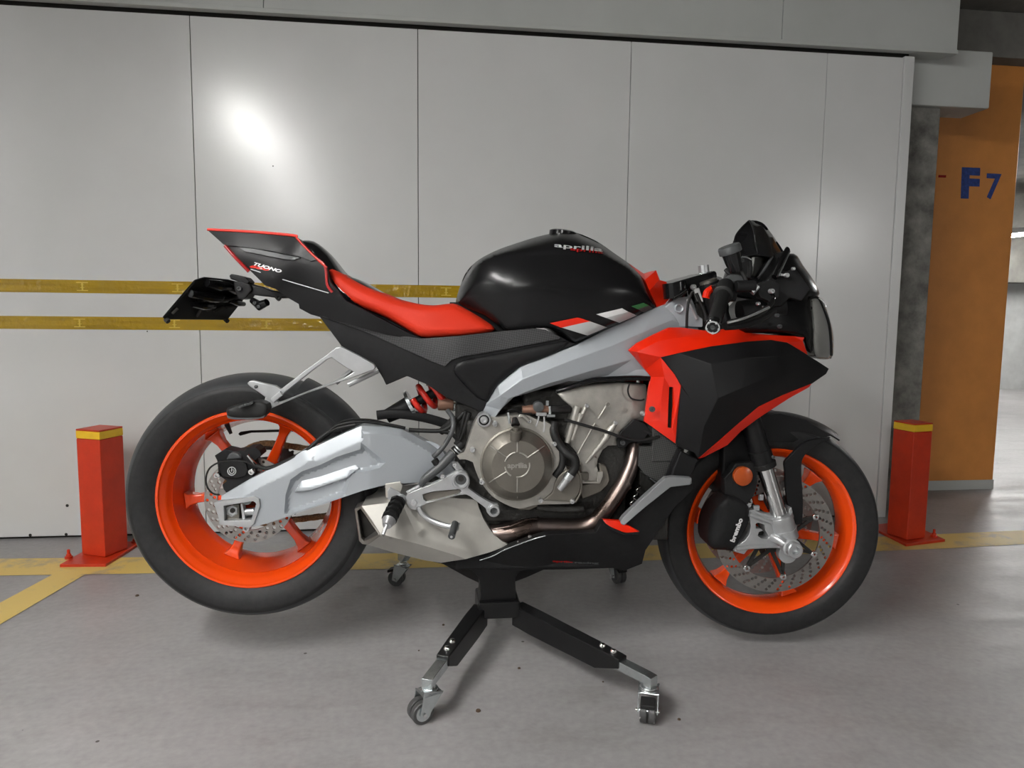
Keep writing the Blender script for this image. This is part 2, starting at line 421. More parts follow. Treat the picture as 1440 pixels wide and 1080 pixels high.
def facet(name, m, outline, pts, parent, creases=(), depth=.02, mid=False, mirror=None, bevel=.0015, sharp=12, holes=(), label=None):
    """faceted panel: outline points (px,py,lat), inner points (px,py,lat); flat facets between, creases are index lists into outline+pts"""
    allp = [tuple(p) for p in outline]+[tuple(p) for p in pts]
    V, F = tri([p[:2] for p in outline], [p[:2] for p in pts], [[allp[i][:2] for i in c] for c in creases], holes)
    src = np.array([p[:2] for p in allp]); la = [p[2] for p in allp]
    def lt(x, y):
        d = np.abs(src-np.array([x, y])).sum(1); i = int(d.argmin())
        if d[i] < .05: return la[i]
        wgt = 1/(d+1e-6)**2; return float((wgt*np.array(la)).sum()/wgt.sum())
    V3 = [P(x, y, lt(x, y)) for x, y in V]
    o = solid_from(V3, F, depth, mid, mirror).build(name, m, parent, sharp=sharp, bevel=bevel, label=label)
    if mirror == 'dup': mirror_copy(o)
    return o
def plate(name, m, outline, lat, depth, parent, bevel=.0015, holes=(), smooth=False, mirror=None, label=None, step=5, corner=38, seg=2):
    """flat plate of given thickness, its near face at `lat`"""
    ol = smooth_poly(outline, step, corner) if smooth else [Vector(p[:2]) for p in outline]
    hs = [smooth_poly(h, step, corner) if smooth else [Vector(p[:2]) for p in h] for h in holes]
    V, F = tri(ol, [], (), hs)
    o = solid_from([P(x, y, lat) for x, y in V], F, depth, False, mirror).build(name, m, parent, bevel=bevel, label=label, seg=seg)
    if mirror == 'dup': mirror_copy(o)
    return o
def circ(px, py, r, n=20, ry=None): return [(px+r*math.cos(2*math.pi*i/n), py+(ry or r)*math.sin(2*math.pi*i/n)) for i in range(n)]
AXN = Vector((0,-1,0))
def bolt(px, py, lat, rpx, parent, m='alu', h=.006, name='bolt', socket=True):
    c = P(px, py, lat); r = rpx*PXM(px, py, lat); mb = MB()
    if socket: pr = [(-.004, 0), (-.004, r), (h*.8, r), (h, r*.85), (h, r*.45), (h*.4, r*.4), (h*.4, 0)]
    else: pr = [(-.004, 0), (-.004, r), (h*.5, r), (h*.9, r*.7), (h, 0)]
    mb.lathe(pr, c, AXN, 20); return mb.build(name, m, parent)
def ring(name, m, px, py, lat, prof, parent, n=48, ax=AXN, label=None, **kw):
    return MB().lathe(prof, P(px, py, lat), ax, n).build(name, m, parent, label=label, **kw)
def pxtube(name, m, pts, r, parent, n=10, cm=6, label=None, flat=1.0):
    """pts (px,py,lat)"""
    q = [P(*p) for p in pts]; q = catmull(q, cm) if len(q) > 2 else q
    return MB().tube(q, r, n, flat=flat).build(name, m, parent, label=label)
def text_mesh(s, bold=0.0, space=1.0, shear=0.0):
    cu = bpy.data.curves.new('t', 'FONT'); cu.body = s; cu.size = 1.0; cu.offset = bold; cu.space_character = space; cu.shear = shear; cu.resolution_u = 3
    o = bpy.data.objects.new('t', cu); COL.objects.link(o); dg = bpy.context.evaluated_depsgraph_get(); dg.update()
    me = bpy.data.meshes.new_from_object(o.evaluated_get(dg)); bpy.data.objects.remove(o); bpy.data.curves.remove(cu)
    xs = [v.co.x for v in me.vertices]; ys = [v.co.y for v in me.vertices]; x0, x1 = min(xs), max(xs)
    return me, x0, x1, min(ys), max(ys)
def text_px(name, s, m, o0, o1, h, latf, parent, bold=.02, space=1.0, shear=0.0, place=None):
    """lettering laid on a surface; baseline from picture point o0 to o1, capital height h px (up)"""
    me, x0, x1, y0, y1 = text_mesh(s, bold, space, shear)
    a, b = Vector(o0), Vector(o1); u = (b-a)/(x1-x0); v = Vector((u.y, -u.x)).normalized()*h/.72
    bm = bmesh.new(); bm.from_mesh(me)
    if place is None: bmesh.ops.subdivide_edges(bm, edges=[e for e in bm.edges if e.calc_length() > .3], cuts=1)
    for q in bm.verts:
        p = a+u*(q.co.x-x0)+v*q.co.y
        q.co = place(p.x, p.y) if place else P(p.x, p.y, latf(p.x, p.y) if callable(latf) else latf)
    bm.to_mesh(me); bm.free(); me.name = name
    return link(name, me, m, parent, smooth=False)
# ================================================================== THE SETTING
WY = 2.912
def mesh_obj(name, mb, m, parent=None, kind=None, **kw):
    o = mb.build(name, m, parent, **kw)
    if kind: o['kind'] = kind
    return o
floor = mesh_obj('floor', MB().box2((-5.2,-7,-.1), (15,9.3,0)), 'floor', kind='structure', smooth=False)
ceil = mesh_obj('ceiling', MB().box2((-5.2,-7,CEIL), (15,9.3,CEIL+.2)), 'ceil', kind='structure', smooth=False)
ztop = on_Y(640, 44, WY).z; xr = on_Y(1285, 85, WY).x
xe = on_Y(1271, 87, WY).x
seamx = [on_Y(276.5, 330, WY).x, on_Y(588, 240, WY).x, on_Y(883.5, 240, WY).x, on_Y(1152.5, 300, WY).x]
seamx = [2*seamx[0]-seamx[1], *seamx]; seamx = [2*seamx[0]-seamx[1], *seamx]; seamx = [2*seamx[0]-seamx[1], *seamx]
mb = MB(); xs = [-5.2]+[s for s in seamx if s > -5.1]+[xe]
for a, b in zip(xs[:-1], xs[1:]): mb.box2((a+.0013, WY, .012), (b-.0013, WY+.04, ztop))
mb.box2((xe+.001, WY-.006, .0), (xr, WY+.06, ztop+.005))
wall = mesh_obj('wall_back', mb, 'wallpanel', kind='structure', bevel=.0012, smooth=False)
MB().box2((-5.2, WY+.02, 0), (xr-.01, WY+.10, CEIL)).build('backing', 'dark', wall, smooth=False)
for px, py in ((94.5,711),(42.5,752.5),(93,751.5),(384,233.5),(207,466),(451,742)):
    c = on_Y(px, py, WY); MB().lathe([(0,0),(0,.006 if px < 200 else .0025),(.002,.004 if px < 200 else .002),(.002,0)], c, (0,-1,0), 10).build('screw', 'dark', wall)
# beam in front of the top of the wall
by = WY-.03; zb = on_Y(640, 34, by).z; xb = on_Y(1347, 60, by).x
mb = MB(); bx = [-5.2]+[on_Y(1101, 20, by).x+2.05*k for k in (-2,-1,0)]+[xb]
bx = sorted(x for x in bx if x >= -5.2)
for a, b in zip(bx[:-1], bx[1:]): mb.box2((a+.001, by, zb+.012), (b-.001, by+.30, CEIL-.002))
mb.box2((-5.2, by-.006, zb), (xb, by+.03, zb+.016))
mesh_obj('trim_1', mb, 'paleduct', kind='structure', bevel=.002, smooth=False)
# pale block beyond the wall end
yb2 = 2.99; p = on_Y(1392, 141, yb2); p2 = on_Y(1397, 76, yb2)
mb = MB().box2((xr-.3, yb2, on_Y(1340,150,yb2).z), (p2.x, yb2+.17, p2.z+.01))
mesh_obj('trim_2', mb, 'paleduct', kind='structure', bevel=.006, smooth=False)
a = on_Y(1338, 152, 3.12); mb = MB(); random.seed(4)
for k in range(7): mb.lathe([(-.02,0),(-.014,.02),(0,.028),(.014,.02),(.02,0)], a+Vector((random.uniform(-.05,.06), random.uniform(-.02,.02), random.uniform(-.02,.02))), (0,-1,0), 8)
mesh_obj('trim_3', mb, 'paleduct', kind='structure')
# rough concrete end of the block wall behind the panels
xc = on_Y(1297, 300, 3.12).x
mesh_obj('wall_end', MB().box2((-5.2, 3.02, 0), (xc-.02, 3.2, CEIL)), 'rough_concrete', kind='structure', smooth=False)
# pillar
p0 = on_Z(1283, 687); p1 = on_Z(1405.5, 690); PY = (p0.y+p1.y)/2; chf = .045
X0 = on_Y(1296, 400, PY).x; X1 = p1.x
mb = MB(); q = [(X0, PY+chf), (X0+chf*.9, PY), (X1-.01, PY), (X1, PY+.01), (X1, PY+.6), (X0, PY+.6)]
mb.add([(x, y, .02) for x, y in q]+[(x, y, CEIL) for x, y in q], [(0,1,7,6),(1,2,8,7),(2,3,9,8),(3,4,10,9),(4,5,11,10),(5,0,6,11),(0,5,4,3,2,1),(6,7,8,9,10,11)])
pillar = mesh_obj('wall_pillar', mb, 'orange_wall', kind='structure', smooth=False)
q2 = [(x+(-.004 if x < (X0+X1)/2 else .004), y-(.004 if y < PY+.3 else 0)) for x, y in q]
mb = MB().add([(x, y, 0) for x, y in q2]+[(x, y, .05) for x, y in q2], [(0,1,7,6),(1,2,8,7),(2,3,9,8),(3,4,10,9),(4,5,11,10),(5,0,6,11),(0,5,4,3,2,1),(6,7,8,9,10,11)])
mb.build('footing', 'paleduct', pillar, smooth=False)
pl = lambda x, y: on_Y(x, y, PY-.0015)
text_px('lettering', 'F', 'bluepaint', (1351,276), (1377,277), 40, 0, pillar, bold=.055, place=pl)
text_px('lettering', '7', 'bluepaint', (1386,278), (1407,279), 35, 0, pillar, bold=.025, place=pl)
MB().box(pl(1325,248), (.04,.003,.012)).build('paint_mark', 'darkred', pillar)
zs = on_Y(1400, 80, PY-.10).z
mesh_obj('trim_5', MB().box2((xb+.03, PY-.10, zs), (6.0, PY+.75, CEIL-.001)), 'ceil', kind='structure', smooth=False)
# far side of the garage and the rest of the room
fw = on_Z(1427, 547); 
mesh_obj('wall_far', MB().box2((3.6, fw.y, 0), (15, fw.y+.1, CEIL)), 'farwall', kind='structure', smooth=False)
mesh_obj('wall_left', MB().box2((-5.3,-7,0), (-5.2,9.3,CEIL)), 'farwall', kind='structure', smooth=False)
mesh_obj('wall_front', MB().box2((-5.2,-7.1,0), (15,-7,CEIL)), 'ceil', kind='structure', smooth=False)
mesh_obj('wall_right', MB().box2((15,-7,0), (15.1,9.3,CEIL)), 'farwall', kind='structure', smooth=False)
mesh_obj('trim_4', MB().box2((3.6, fw.y-.3, on_Y(1430,397,fw.y-.3).z), (15, fw.y-.02, CEIL-.001)), 'ceil', kind='structure', smooth=False)
# ceiling lights
lp = on_Y(1438.5, 331, fw.y-1.0); LAMPS[3] = (lp.x+.02, lp.y, lp.z, 1.2, .75)
names = ['fluorescent ceiling light nearest the motorcycle, over its tail end', 'fluorescent ceiling light far behind the camera on the left',
         'dim fluorescent ceiling light behind the camera on the right', 'bright fluorescent ceiling light seen past the edge of the orange pillar',
         'fluorescent ceiling light over the open floor to the right', 'dim fluorescent ceiling light by the left wall']
for k, (x, y, z, ln, st) in enumerate(LAMPS):
    t = tag(empty('ceiling_light', (x, y, z)), names[k], 'light', 'garage ceiling lights')
    MB().box2((-.05,-ln/2-.04,.03), (.05,ln/2+.04,.085)).build('housing', 'housing', t, bevel=.004, smooth=False)
    for s in (-1, 1): MB().box2((-.012,s*(ln/2-.05)-.01,.08), (.012,s*(ln/2-.05)+.01,CEIL-z)).build('hanger', 'housing', t, smooth=False)
    m = M['tube'].copy(); m.name = 'tube_light'; m.node_tree.nodes['Principled BSDF'].inputs['Emission Strength'].default_value = LAMP_POWER*st
    for s in (-1, 1): MB().tube([(s*.025,-ln/2,.012), (s*.025,ln/2,.012)], .014, 10).build('tube', m, t)
    for s in (-1, 1): MB().box2((-.045,s*ln/2-.012,-.004), (.045,s*ln/2+.012,.031)).build('end_cap', 'housing', t, smooth=False)
# painted lines
def line_strip(up, lo, name):
    mb = MB(); k = len(up); v = []
    for a, b in zip(up, lo):
        p, q = on_Z(*a), on_Z(*b); v += [(p.x, p.y, .0012), (q.x, q.y, .0012)]
    mb.add(v, [(2*i, 2*i+1, 2*i+3, 2*i+2) for i in range(k-1)]); return mb.build(name, 'line', floor, smooth=False)
line_strip([(-900,798),(0,786),(220,783.8),(540,778.5),(900,768),(1225,755.5),(1330,751),(1440,746),(1700,733)],
           [(-900,825),(0,809.8),(220,806.5),(540,800.5),(900,789),(1225,775.8),(1330,771.5),(1440,765.5),(1700,751)], 'painted_line')
a0, a1, b0, b1 = on_Z(77,807), on_Z(123,806.5), on_Z(0,848.3), on_Z(0,878.8)
da = (b0-a0); db = (b1-a1)
MB().add([(p.x, p.y, .0018) for p in (a0, a1, a1+db*4, a0+da*4)], [(0,1,2,3)]).build('painted_line', 'line', floor, smooth=False)
# tapes on the wall
def tape(x0, x1, up, lo, label):
    t0, t1 = on_Y(300, up, WY).z, on_Y(300, lo, WY).z; xa, xb_ = on_Y(x0, up, WY).x, on_Y(x1, up, WY).x
    mb = MB().box2((xa, WY-.0012, t1), (xb_, WY-.0002, t0)); o = mb.build('wall_tape', 'tape', smooth=False)
    tag(o, label, 'tape', 'yellow tapes on the white wall'); x = xa+.1; h = t0-t1
    while x < xb_-.05:      # printed warning mark repeated along the tape
        y = WY-.0016; zc = (t0+t1)/2; mb = MB()
        mb.box((x, y, zc+h*.30), (.042,.0004,.0035)); mb.box((x, y, zc-h*.30), (.040,.0004,.0035))
        mb.box((x, y, zc), (.006,.0004,h*.62)); mb.box((x, y, zc-.004), (.015,.0004,.0025)); mb.box((x, y, zc+.007), (.010,.0004,.002))
        mb.build('printing', 'tapeprint', o, smooth=False); x += .345
    for xx in (xa+.33, xa+1.2): MB().box((xx, WY-.0015, (t0+t1)/2), (.0012,.0004,h)).build('fold', 'tapeprint', o, smooth=False)
tape(-1000, 720, 396.5, 414.5, 'upper of two strips of shiny yellow tape on the white wall')
tape(-1000, 560, 446.8, 464.5, 'lower of two strips of shiny yellow tape on the white wall')
# bollards
def bollard(A, B, C, top, plateq, bolts, label, h=None, side=.105):
    b = on_Z(*B); u = (on_Z(*A)-b).normalized(); wv = (on_Z(*C)-b).normalized()
    bis = (u+wv).normalized(); per = Vector((-bis.y, bis.x, 0)); 
    if per.dot(u) < 0: per = -per
    u = (bis+per).normalized(); wv = (bis-per).normalized()
    H = on_Y(top[0], top[1], b.y).z; c = b+(u+wv)*side/2
    t = tag(empty('bollard', (c.x, c.y, 0)), label, 'bollard', 'red bollards along the wall'); o = Vector((c.x, c.y, 0))
    def pr(s, z0, z1, nm, m, bev):
        q = [b-o+(u+wv)*(side-s)/2+k for k in (Vector((0,0,0)), u*s, (u+wv)*s, wv*s)]
        return MB().hexa([Vector((p.x,p.y,z0)) for p in q], [Vector((p.x,p.y,z1)) for p in q]).build(nm, m, t, bevel=bev)
    pr(side, .012, H-.034, 'post', 'bollard', .004); pr(side+.001, H-.034, H-.006, 'yellow_band', 'yellow_band', .003); pr(side, H-.006, H, 'cap', 'bollard', .002)
    q = [on_Z(*p) for p in plateq[:3]]; q.append(q[0]+q[2]-q[1]); q = [p-o for p in q]
    MB().hexa([Vector((p.x,p.y,0)) for p in q], [Vector((p.x,p.y,.011)) for p in q]).build('base_plate', 'bollard', t, bevel=.002)
    for p in bolts:
        p = on_Z(*p)-o; MB().lathe([(.0,0),(.0,.013),(.008,.013),(.009,.009),(.016,.008),(.017,.005),(.032,.005),(.034,0)], Vector((p.x,p.y,.010)), (0,0,1), 12).build('anchor_bolt', 'bollard', t)
bollard((110,787),(148,788.5),(179,778.8), (134,605.5), [(84,798),(149,797.5),(200,765)], [(97,789),(190,767)],
        'red square bollard with yellow band behind the rear wheel of the motorcycle')
bollard((1247,757),(1275,764),(1302,764), (1287,596), [(1221,742),(1274,769),(1329,762)], [(1313,758.5),(1228,744.5)],
        'red square bollard with yellow band in front of the orange pillar', side=.098)
# bits on the floor
for k, (px, py, s) in enumerate(((672.5,1000,.006),(623.5,879,.004),(730,940,.004),(589,915,.0025),(848,959,.0025),(193,838,.006),(955,1012,.004))):
    p = on_Z(px, py); mb = MB(); mb.lathe([(0,0),(0,s),(s*.6,s*.8),(s*.9,0)], Vector((p.x,p.y,0)), (0,0,1), 7)
    o = mb.build('floor_debris', 'debris'); o['kind'] = 'structure'; o.parent = floor; o.name = 'debris'
    del o['kind']
# ================================================================== THE STAND
casters = [on_Z(604,1010), on_Z(911,1007), on_Z(567,823), on_Z(865,816)]
hubY = 1.845; hc = on_Y(699, 850, hubY); S0 = Vector((hc.x, hubY, 0))
stand = tag(empty('motorcycle_stand', S0), 'black steel motorcycle stand on four swivel casters under the belly of the bike', 'stand')
hz0, hz1 = on_Y(698, 870, hubY-.05).z, on_Y(698, 846, hubY-.05).z
MB().box2((-.056,-.055,hz0), (.056,.055,hz1)).build('hub', 'black_steel', stand, bevel=.006)
zt = on_Y(698, 796, hubY-.045).z
def sp(px, py, Y): p = on_Y(px, py, Y); return Vector((p.x-S0.x, Y-S0.y, p.z))
ol = smooth_poly(kR6(480,595, 505,560, 500,420, 485,320, 455,260, 395,205, 330,175, 200,150, 60,120, 130,100, 300,90, 700,60, 1100,90, 1220,150, 1220,185, 1060,195, 990,225, 945,290, 945,400, 950,560, 960,595), 4)
V, F = tri(ol, []); V3 = [sp(x, y, hubY-.04) for x, y in V]
solid_from(V3, F, .085, False, None).build('column', 'black_steel', stand, bevel=.003)
MB().box2((-.028,-.03,zt-.02), (.028,.03,on_Y(697, 786.4, hubY-.04).z-.001)).build('mounting_pin', 'black_steel', stand, bevel=.004)
def dirv(a, b): d = (b-a); d.z = 0; return d.normalized()
for k, c in enumerate(casters):
    c = c-S0; c.z = 0; d = dirv(Vector((0,0,0)), c); s = Vector((-d.y, d.x, 0)); L = c.length
    h1 = hz1-.004; near = k < 2
    og = Vector(((-.050,.058,-.03,.03)[k], -.03 if near else .03, 0)); d = dirv(og, c); s = Vector((-d.y, d.x, 0)); L = (c-og).length
    UP = 0 if near else .098
    def sec(t, wd, z0, z1, up=None):
        u = UP if up is None else up; o = og+Vector((0,0,u)); return [o+d*t+s*wd/2+Vector((0,0,z0)), o+d*t-s*wd/2+Vector((0,0,z0)), o+d*t-s*wd/2+Vector((0,0,z1)), o+d*t+s*wd/2+Vector((0,0,z1))]
    tl = L-.075; mb = MB(); ss = [sec(-.01,.040,.070,.126), sec(.06,.040,.066,.124), sec(tl*.8,.036,.062,.114), sec(tl*.9,.034,.074,.112), sec(tl,.032,.086,.110)]
    v = sum(ss, []); f = [(3,2,1,0)]
    for i in range(4): f += [(4*i+j, 4*i+(j+1)%4, 4*i+4+(j+1)%4, 4*i+4+j) for j in range(4)]
    f.append((16,17,18,19)); mb.add(v, f); mb.build('leg', 'black_steel', stand, bevel=.003)
    ext = MB(); a = sec(tl-.03,.026,.081,.104); b = sec(L-.006,.026,.079,.100); e = sec(L+.014,.026,.066 if near else -.013,.098)
    if not near: b = sec(L-.012,.026,-.013,.100)
    v = a+b+e; f = [(3,2,1,0)]+[(4*i+j, 4*i+(j+1)%4, 4*i+4+(j+1)%4, 4*i+4+j) for i in range(2) for j in range(4)]+[(8,9,10,11)]
    ext.add(v, f); ext.build('leg_extension', 'zinc', stand, bevel=.0015)
    for t in (tl-.028, tl-.062):
        q = og+d*t; MB().lathe([(0,0),(0,.0085),(.003,.0085),(.008,.0055),(.009,0)], Vector((q.x,q.y,.110+UP+(tl-t)*.06)), (0,0,1), 16).build('bolt', 'chrome', stand)
    # caster: fork > wheel, wheel, axle, brake pedal
    ang = [R(205), R(-110), R(160), R(-75)][k]; hd = Vector((math.cos(ang), math.sin(ang), 0)); sd = Vector((-hd.y, hd.x, 0)); off = hd*.022
    mb = MB(); mb.lathe([(0,0),(0,.021),(.004,.022),(.006,.019),(.009,.019),(.010,.014),(.016,.013),(.016,0)], c+Vector((0,0,.064)), (0,0,1), 24)
    for sg in (-1, 1):
        w0 = sd*sg*.0195; w1 = sd*sg*.0225
        pts = [Vector((0,0,.066))-hd*.022, Vector((0,0,.066))+hd*.024, off+hd*.010+Vector((0,0,.022)), off-hd*.008+Vector((0,0,.016))]
        mb.hexa([c+w0+p for p in pts], [c+w1+p for p in pts])
    pts = [-hd*.022-sd*.0225, hd*.024-sd*.0225, hd*.024+sd*.0225, -hd*.022+sd*.0225]
    mb.hexa([c+p+Vector((0,0,.063)) for p in pts], [c+p+Vector((0,0,.066)) for p in pts])
    fk = mb.build('caster', 'zinc', stand, bevel=.001)
    cw = c+off+Vector((0,0,.0255))
    for sg in (-1, 1):
        wh = MB().lathe([(-.0075,.010),(-.0075,.0235),(-.0055,.0255),(.0055,.0255),(.0075,.0235),(.0075,.010)], cw+sd*sg*.0095, sd, 28, closed=True).build('wheel', 'castor', fk)
        MB().lathe([(-.0078,0),(-.0078,.0175),(.0078,.0175),(.0078,0)], cw+sd*sg*.0095, sd, 24).build('wheel_disc', 'zinc' if near else 'greyplastic', fk)
    MB().lathe([(-.026,0),(-.026,.004),(.026,.004),(.026,0)], cw, sd, 12).build('axle', 'chrome', fk)
    if k != 0:
        bp = [c+hd*.024-sd*.016+Vector((0,0,.060)), c+hd*.050-sd*.016+Vector((0,0,.052)), c+hd*.050+sd*.016+Vector((0,0,.052)), c+hd*.024+sd*.016+Vector((0,0,.060))]
        MB().hexa([p-Vector((0,0,.009)) for p in bp], bp).build('brake_pedal', 'rubber2', fk, bevel=.002)

# ================================================================== THE MOTORCYCLE
bike = tag(empty('motorcycle', B0, BYAW), 'black and red motorcycle with orange wheels and red seat on a black stand', 'motorcycle')
# ---- wheels
def wheel(nm, c, steer, rimhw, tyrehw, tyreR, rimR, spoke0, deep=False, barrel=.20):
    yo = .030 if deep else 0.0
    w = empty(nm, c, steer, bike); H = tyrehw; b = rimhw
    side = [(b-.004, rimR-.006), (b+.004, rimR+.004), (b+.012, rimR+.016), (H*.97, rimR+.034), (H, rimR+.048)]
    crown = []
    n = 14; rt = rimR+.048
    for i in range(1, n+1):
        a = math.pi/2*i/n; crown.append((H*math.cos(a), rt+(tyreR-rt)*math.sin(a)))
    half = side+crown
    prof = half+[(-x, r) for x, r in reversed(half[:-1])]
    ty = MB().lathe(prof+[(-b+.01, rimR-.012), (b-.01, rimR-.012)], (0,0,0), AXN, 120, closed=True).build('tyre', 'rubber', w, sharp=50)
    ty.data.materials.append(M['lit_tread'])
    for f in ty.data.polygons:
        c_ = f.center
        if abs(c_.y) < H*.93 and math.hypot(c_.x, c_.z) > rimR+.05: f.material_index = 1
    rp = [(b+.002, rimR+.001), (b+.005, rimR-.001), (b+.004, rimR-.006), (b-.004, rimR-.009), (b-.010, rimR-.018), (b-.020, rimR-.021), (b-.032, rimR-.027), (b-.05, barrel+.002), (0, barrel-.002)]
    if b < .06: rp = [(b+.002, rimR+.001), (b+.005, rimR-.001), (b+.004, rimR-.006), (b-.003, rimR-.010), (b-.010, rimR-.018), (b-.022, barrel+.003), (0, barrel-.002)]
    full = rp+[(-x, r) for x, r in reversed(rp[:-1])]
    if deep: full = rp[:7]+[(.042,.199),(.02,.196),(-.03,.188),(-.058,.181),(-.066,.183),(-.070,.195),(-b-.004,rimR-.006),(-b-.005,rimR-.001),(-b-.002,rimR+.001)]
    inner = [(-b+.012, rimR-.012), (0, barrel+.006), (b-.012, rimR-.012)]
    rim = MB().lathe(full+inner, (0,0,0), AXN, 120, closed=True)
    rim.build('rim', 'orange_rim', w, sharp=50)
    hb = MB().lathe([(-.05,.020),(-.05,.036),(-.02,.044),(.02,.044),(.05,.036),(.05,.020)], (0,0,0), AXN, 40, closed=True); hb.build('hub', 'orange_rim', w, bevel=.002)
    for k in range(6):
        a = spoke0+R(60)*k; d = Vector((math.cos(a), 0, math.sin(a))); t = Vector((-d.z, 0, d.x)); y = Vector((0,1,0))
        secs = [(.036,.019,.020),(.07,.015,.016),(.13,.011,.014),(barrel-.040,.011,.014),(barrel-.020,.0155,.018),(barrel-.004 if not deep else barrel-.010,.024,.024)]
        v = []
        for r, hw, hy in secs:
            o_ = y*yo; v += [o_+d*r+t*hw-y*hy, o_+d*r+t*hw+y*hy, o_+d*r-t*hw+y*hy, o_+d*r-t*hw-y*hy]
        f = [(0,1,2,3)]+[(4*i+j, 4*i+(j+1)%4, 4*i+4+(j+1)%4, 4*i+4+j) for i in range(len(secs)-1) for j in range(4)]
        f.append((len(v)-1, len(v)-2, len(v)-3, len(v)-4))
        o = MB().add(v, f).build('spoke', 'orange_rim', w, bevel=.004, sharp=50)
    return w
def disc(nm, w, lat, Ro, Ri, rows, n, m='disc', buttons=0, b0=0, th=.005):
    ho = []
    for j, rr in enumerate(rows):
        for k in range(n):
            a = 2*math.pi*(k+j/len(rows))/n; ho.append((rr*math.cos(a), rr*math.sin(a)))
    hr = .0044
    ol = [(Ro*math.cos(2*math.pi*i/96), Ro*math.sin(2*math.pi*i/96)) for i in range(96)]
    hs = [[(Ri*math.cos(2*math.pi*i/72), Ri*math.sin(2*math.pi*i/72)) for i in range(72)]]
    hs += [[(x+hr*math.cos(2*math.pi*i/8), y+hr*math.sin(2*math.pi*i/8)) for i in range(8)] for x, y in ho]
    V, F = tri([Vector(p) for p in ol], [], (), hs)
    sg = 1 if lat > 0 else -1
    return solid_from([Vector((x, -lat, z)) for x, z in V], F, th, False, None).build(nm, m, w, smooth=False)
rc = BI @ on_Y(350, 703.5, 1.812); rc = Vector((0, 0, rc.z)); pc = P(350, 703.5, .075); rc.x = pc.x; rc.z = pc.z
RW = wheel('rear_wheel', rc, 0, .072, .091, .315, .2275, R(67), deep=True)
fc_ = P(1087.5, 748.7, .052); fc = Vector((fc_.x, 0, fc_.z)); STEER = R(-4)
FW = wheel('front_wheel', fc, STEER, .048, .060, .298, .2275, R(50))
disc('brake_disc', RW, .072, .110, .078, (.103,.094,.085), 26)
MB().lathe([(-.01,.03),(-.01,.050),(.004,.050),(.004,.03)], (0,-.066,0), AXN, 32, closed=True).build('disc_carrier', 'blackcast', RW)
for k in range(5):
    a = R(20+72*k); d = Vector((math.cos(a),0,math.sin(a))); t = Vector((-d.z,0,d.x)); y = Vector((0,-.069,0))
    q = [y+d*.045+t*.012, y+d*.085+t*.006, y+d*.085-t*.006, y+d*.045-t*.012]
    MB().hexa(q, [p+Vector((0,.005,0)) for p in q]).build('disc_arm', 'disc', RW)
for sgn in (1, -1):
    disc('brake_disc', FW, .072 if sgn > 0 else -.067, .158, .120, (.151,.142,.133,.126), 30)
    cr = MB(); lt = .0735*sgn
    cr.lathe([(0,.030),(0,.046),(.006,.046),(.006,.030)], (0,-lt+.003,0), AXN, 40, closed=True)
    for k in range(7):
        a = R(26+360/7*k); d = Vector((math.cos(a),0,math.sin(a))); t = Vector((-d.z,0,d.x)); y = Vector((0,-lt-.002,0))
        for sd in (-1, 1):
            b0_ = d*.042+t*.016*sd
            q = [y+b0_+t*.005, y+d*.112+t*.004, y+d*.112-t*.004, y+b0_-t*.005]
            cr.hexa(q, [p+Vector((0,.006,0)) for p in q])
    cc = cr.build('disc_carrier', 'blackcast', FW)
    for k in range(7):
        a = R(26+360/7*k); MB().lathe([(-.002,.003),(-.002,.0085),(.0035,.0085),(.0045,.007),(.0045,.003)], Vector((.1165*math.cos(a), -lt-.002*sgn, .1165*math.sin(a))), AXN, 18, closed=True).build('rivet', 'chrome', FW)
MB().lathe([(-.055,0),(-.055,.016),(.062,.016),(.062,0)], (0,0,0), AXN, 24).build('axle', 'blackcast', FW)
# black tyre valve on rear rim
pv = P(334, 640, .02)-rc; d = Vector((pv.x,0,pv.z)).normalized()
MB().tube([d*.198+Vector((0,-.0,0)), d*.168+Vector((0,-.0,0))], [.007,.004], 10).build('valve', 'rubber2', RW)
# tyre sidewall marking on the front wheel
# ---- rear sprocket, chain
yS = .105
sp_ = MB(); th = 42; pr = []
for i in range(th*4):
    a = 2*math.pi*i/(th*4); r = .114 if (i % 4) in (0,1) else .107; pr.append((r*math.cos(a), r*math.sin(a)))
hs = []
for k in range(5):
    a0 = R(72*k+18); q = []
    for t in np.linspace(-.42, .42, 8): q.append((.094*math.cos(a0+t), .094*math.sin(a0+t)))
    for t in np.linspace(.38, -.38, 8): q.append((.074*math.cos(a0+t), .074*math.sin(a0+t)))
    hs.append(q)
V, F = tri([Vector(p) for p in pr], [], (), hs)
solid_from([Vector((x, yS-.003, z)) for x, z in V], F, .006, False, None).build('sprocket', 'blackcast', RW, smooth=False)
fs = Vector((.56, yS, rc.z-.03+.02)); rr, fr = .112, .034
cs = Vector((rc.x, yS, rc.z)); pts = []
for a in np.linspace(100, 262, 22): pts.append(cs+Vector((rr*math.cos(R(a)),0,rr*math.sin(R(a)))))
pts = list(reversed(pts)); top = [cs+Vector((rr*math.cos(R(a)),0,rr*math.sin(R(a)))) for a in (90,84)]
path = pts+top+[fs+Vector((fr*math.cos(R(a)),0,fr*math.sin(R(a)))) for a in (84,45,0,-45,-84)]+[cs+Vector((rr*math.cos(R(a)),0,rr*math.sin(R(a)))) for a in (-86,)]
ds = [0]
for i in range(len(path)): ds.append(ds[-1]+(path[(i+1) % len(path)]-path[i]).length)
NL = int(ds[-1]/.0159); mb = MB(); j = 0
